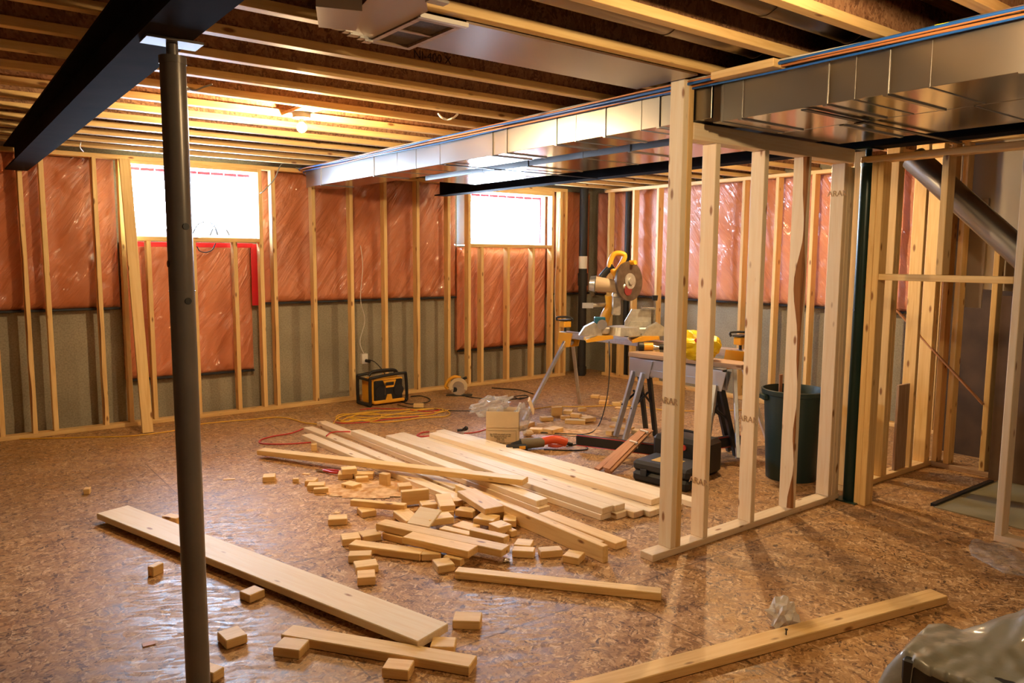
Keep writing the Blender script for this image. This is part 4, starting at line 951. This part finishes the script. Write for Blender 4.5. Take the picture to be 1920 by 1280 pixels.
q0, q1 = ms(1172, 600), ms(1222, 580); m = MB(); m.prism([(q0.x, .12), (q1.x, .12), (q1.x, q1.z), (q0.x+.06, q1.z), (q0.x, .17)], 'y', .02, .035); m.prism([(q0.x+.03, .125), (q1.x-.03, .125), (q1.x-.03, .17), (q0.x+.05, .17)], 'y', .0, .02); m.build('fence', CASTM, r)
q = ms(1228, 570); m = MB(); m.cyl((q.x, 0, .08), (q.x, 0, .36), .010, n=12); m.box((q.x-.12, -.012, .275), (q.x+.01, .012, .295), .002); m.build('hold_down_clamp', CHROME, r, True)
m = MB(); m.cyl((q.x, 0, .355), (q.x, 0, .40), .020, .026, n=14); m.build('clamp_knob', BLACK, r, True)
q = ms(1096, 572); q2 = ms(1135, 572, .15); m = MB(); [m.cyl((q.x, -.05, q.z+dz), (q2.x+.05, .16, q.z+dz), .016, n=14) for dz in (-.0,)]; m.cyl((q.x+.045, -.05, q.z), (q2.x+.09, .16, q.z), .016, n=14); m.build('slide_rail', CASTM, r, True)
m = MB(); m.prism([(q.x-.024, q.z-.022), (q.x+.070, q.z-.022), (q.x+.070, q.z+.024), (q.x-.024, q.z+.024)], 'y', -.062, -.050); m.build('rail_cap', ALU, r)
q = ms(1122, 596); MB().box((q.x-.045, -.11, q.z-.05), (q.x+.05, -.04, q.z+.015), .006).build('blue_module', plain('teal_plastic', (.01, .12, .20), .4), r)
q = ms(1126, 606); MB().cyl((q.x, -.13, q.z), (q.x, -.03, q.z), .043, .052, n=26).build('bevel_dial', CHROME, r, True)
q = ms(1150, 590); m = MB(); m.tube([(q.x-.09, .04, .12), (q.x-.06, .05, .22), (q.x-.02, .05, .30), (q.x-.03, .03, .40)], .045, 12); m.build('pivot_arm', YEL, r, True)
# blade guard, turned ~40 degrees to the view
q = ms(1179, 527); ax = Vector((math.sin(R(-42)), -math.cos(R(-42)), 0)).normalized(); ax = Vector((.66, -.75, .05)).normalized()
c0 = Vector((q.x, 0, q.z)); rad = .172
MB().cyl(c0-ax*.012, c0+ax*.012, rad, n=56).build('blade_guard', BROWNM, r, True)
MB().cyl(c0-ax*.022, c0-ax*.013, rad*.94, n=56).build('saw_blade', CHROME, r, True)
m = MB(); m.cyl(c0+ax*.013, c0+ax*.020, rad*.40, n=40); m.cyl(c0+ax*.020, c0+ax*.034, .030, n=20); m.build('guard_hub', CASTM, r, True)
tl = Vector((.75, .66, 0)).normalized()
m = MB(); m.cyl(c0-tl*.03+Vector((0, 0, -.075))+ax*.013, c0-tl*.03+Vector((0, 0, -.075))+ax*.021, .050, n=24); m.build('danger_label', plain('dark_red_label', (.22, .03, .03), .5), r)
m = MB(); m.cyl(c0+Vector((.03, 0, rad-.01))-ax*.03, c0+Vector((.03, 0, rad-.01))+ax*.03, .020, n=14); m.build('guard_lug', YEL, r, True)
qa, qb = ms(1118, 532), ms(1152, 537); m = MB(); m.cyl((qa.x-.01, -.01, qa.z), (qb.x+.03, -.03, qb.z), .066, .055, n=30); m.build('motor_housing', plain('beige_motor', (.55, .42, .28), .5), r, True)
m = MB(); m.cyl((qa.x-.055, 0, qa.z+.005), (qa.x-.008, -.01, qa.z), .062, .072, n=30); m.build('motor_cap', ALU, r, True)
m = MB(); m.cyl((qb.x+.03, -.03, qb.z), (qb.x+.085, -.03, qb.z), .050, .035, n=26); m.build('gear_case', CASTM, r, True)
m = MB(); qa, qb = ms(1128, 520), ms(1150, 498); m.tube([(qa.x, .02, qa.z), ((qa.x+qb.x)/2, .01, (qa.z+qb.z)/2+.01), (qb.x, 0, qb.z)], .030, 10); m.build('dust_elbow', BLACK, r, True)
pts = [ms(*u) for u in ((1143, 500), (1147, 483), (1155, 475), (1168, 476), (1171, 482), (1164, 496), (1154, 508))]
m = MB(); m.tube([(p.x, .0, p.z) for p in pts], .023, 12, 5, closed=True); qa, qb = ms(1150, 507), ms(1160, 520); m.cyl((qa.x, 0, qa.z), (qb.x, 0, qb.z), .030, n=14); m.build('d_handle', YEL, r, True)
m = MB(); qa = ms(1156, 556); m.sph((qa.x, .0, qa.z), .045, (1, .8, 1.2)); m.box((qa.x-.04, -.04, qa.z-.16), (qa.x+.035, .04, qa.z), .01); m.build('head_casting', CASTM, r, True)

# black stack pipes in the corner
def pipe(x, y, r_, lab, lbl):
    e = empty('drain_pipe', (x, y, 0), lab, 'pipe'); MB().cyl((0, 0, 0), (0, 0, 2.42), r_, n=28).build('pipe_run', RUBBER, e, True)
    if lbl: MB().cyl((0, 0, 1.40), (0, 0, 1.56), r_*1.02, n=28).build('white_label', WHITE, e, True); MB().cyl((0, 0, 1.18), (0, 0, 1.34), r_*1.18, n=28).build('pipe_coupling', RUBBER, e, True); MB().cyl((0, 0, .02), (0, 0, .12), r_*1.2, n=28).build('floor_flange', RUBBER, e, True)
    return e
pipe(6.80, 7.42, .055, 'black drain pipe with a white label standing in the room corner', True)
pipe(7.176, 7.00, .036, 'black drain pipe rising between the side wall studs near the corner', False)
# window sill clutter
tag(MB().tube([onY(361, 438, 7.75), onY(372, 420, 7.76), onY(390, 416, 7.76), onY(402, 424, 7.75), onY(408, 440, 7.72)], .006).build('wire_coil', BLACK), 'black wire arcing up from the sill in front of the window pane', 'wire')
tag(MB().tube([onY(394, 441, 7.70), onY(402, 424, 7.72), onY(415, 421, 7.74), onY(424, 430, 7.72), onY(430, 441, 7.70)], .005).build('wire_coil', BLACK), 'second black wire arcing beside the white box on the sill', 'wire')
tag(MB().tube([onY(370, 462, 7.60), onY(374, 470, 7.58), onY(386, 473, 7.58), onY(398, 468, 7.58), onY(404, 456, 7.60)], .005).build('wire_loop', BLACK), 'black wire loop hanging below the window sill', 'wire')
a = onY(374, 440, 7.86); c_ = onY(464, 421, 7.86); tag(MB().box((a.x, 7.84, 1.716), (c_.x, 7.92, 1.716+.085), .003).build('sill_box', WHITE), 'flat white box lying on the window sill', 'box')
# plastics
o = crumple('crumpled_plastic', (0, 0, 0), .058, (1.0, .8, 1.15), CRUMP, None, 21, .8, 3, 2.2); p = fl(1467, 1172); o.location = p+Vector((0, 0, .052)); tag(o, 'white crumpled plastic beside the long board with the screw', 'plastic scrap')
o = crumple('tape_ball', (0, 0, 0), .016, (1.3, 1, .8), CHROME, None, 2, .4, 2); o.location = fl(949, 1054)+Vector((0, 0, .012)); tag(o, 'tiny shiny crumpled foil by the end of the two long offcuts', 'foil scrap')
def heap(name, poly_px, h, mat, lab, cat, seed, zf=None, n=60, flat=None):
    """closed mound over a floor outline given as points; height falls to the rim"""
    P = [Vector(q[:2]) for q in poly_px]
    x0, x1 = min(p.x for p in P), max(p.x for p in P); y0, y1 = min(p.y for p in P), max(p.y for p in P)
    def inside(x, y):
        c = False; j = len(P)-1
        for i in range(len(P)):
            if (P[i].y > y) != (P[j].y > y) and x < (P[j].x-P[i].x)*(y-P[i].y)/(P[j].y-P[i].y)+P[i].x: c = not c
            j = i
        return c
    def dist(x, y):
        best = 9
        for i in range(len(P)):
            a, b_ = P[i-1], P[i]; ab = b_-a; t = max(0, min(1, ((x-a.x)*ab.x+(y-a.y)*ab.y)/ab.length_squared)); best = min(best, math.hypot(x-a.x-ab.x*t, y-a.y-ab.y*t))
        return best
    b = bmesh.new(); V = {}
    for j in range(n+1):
        for i in range(n+1):
            x, y = x0+(x1-x0)*i/n, y0+(y1-y0)*j/n
            if inside(x, y):
                e_ = min(1, dist(x, y)/.05)**.45
                if flat and flat(x, y): e_ = 1
                hh = (zf(x, y) if zf else h)
                z = hh*e_*(1+.10*noise.noise(Vector((x*3+y*5, y*2.2, seed))))+.012*e_*noise.noise(Vector((x*8+y*16, y*7, seed+3)))+.01*e_*noise.noise(Vector((x*20, y*20, seed+7)))
                V[i, j] = b.verts.new((x, y, max(.002, z)))
    for (i, j), v in list(V.items()):
        q = [V.get(k) for k in ((i, j), (i+1, j), (i+1, j+1), (i, j+1))]
        if all(q): f = b.faces.new(q); f.smooth = True
    rim = [e for e in b.edges if len(e.link_faces) == 1]
    ex = bmesh.ops.extrude_edge_only(b, edges=rim); vs = [g for g in ex['geom'] if isinstance(g, bmesh.types.BMVert)]
    for v in vs:
        if flat and flat(v.co.x, v.co.y): v.co.z -= .03
        else: v.co.z = 0.001
    bmesh.ops.recalc_face_normals(b, faces=b.faces[:])
    me = bpy.data.meshes.new(name); b.to_mesh(me); b.free(); o = link(name, me, mat); return tag(o, lab, cat)
heap('plastic_sheet', [fl(1815, 1025), fl(1822, 1012), fl(1835, 1011), fl(1850, 1018), fl(1890, 1018), fl(1915, 1035), fl(1960, 1075), fl(1930, 1083), fl(1880, 1075), fl(1845, 1055), fl(1820, 1042)], .015, FILM, 'flat translucent plastic sheet on the floor by the doorway frame', 'plastic sheet', 5)
# sheet draped over a dark crate
cr = fl(1692, 1226, .22); d1 = (fl(1868, 1283, .22)-cr); d1.z = 0; d1.normalize(); d2 = Vector((-d1.y, d1.x, 0))
if d2.dot(Vector((cr.x, cr.y, 0))) < 0: d2 = -d2
CH = .205
o = lum('storage_crate', (cr.x, cr.y, 0), d1, 1.0, d2, .34, Z, CH, BLACK, bev=.006); tag(o, 'dark crate beneath the milky sheet', 'crate')
def ab(x, y):
    v = Vector((x-cr.x, y-cr.y, 0)); return v.dot(d1), v.dot(d2)
def flatf(x, y):
    a_, b_ = ab(x, y); return a_ > .03 and b_ < .05
def zf(x, y):
    a_, b_ = ab(x, y)
    base = CH+.020 if b_ < .36 else CH+.02-.5*(b_-.36)
    base *= max(0, min(1, (a_+.10)/.10))**.6 if a_ < 0 else 1
    ridge = .17*math.exp(-((b_-.44)/.13)**2)*max(0, min(1, (a_-.10)/.22))
    return max(base, 0)*.96+ridge
def W2(a_, b_): return Vector((cr.x, cr.y, 0))+d1*a_+d2*b_
heap('milky_sheet', [W2(-.11, -.02), W2(.0, -.012), W2(1.05, -.012), W2(1.05, .78), W2(.30, .72), W2(.14, .60), W2(.02, .42), W2(-.09, .30), W2(-.12, .14)], .25, SHEET, 'milky plastic sheet draped over a dark crate in the near corner', 'plastic sheet', 9, zf, 110, flatf)
# dark recess behind joists at the far side wall opening
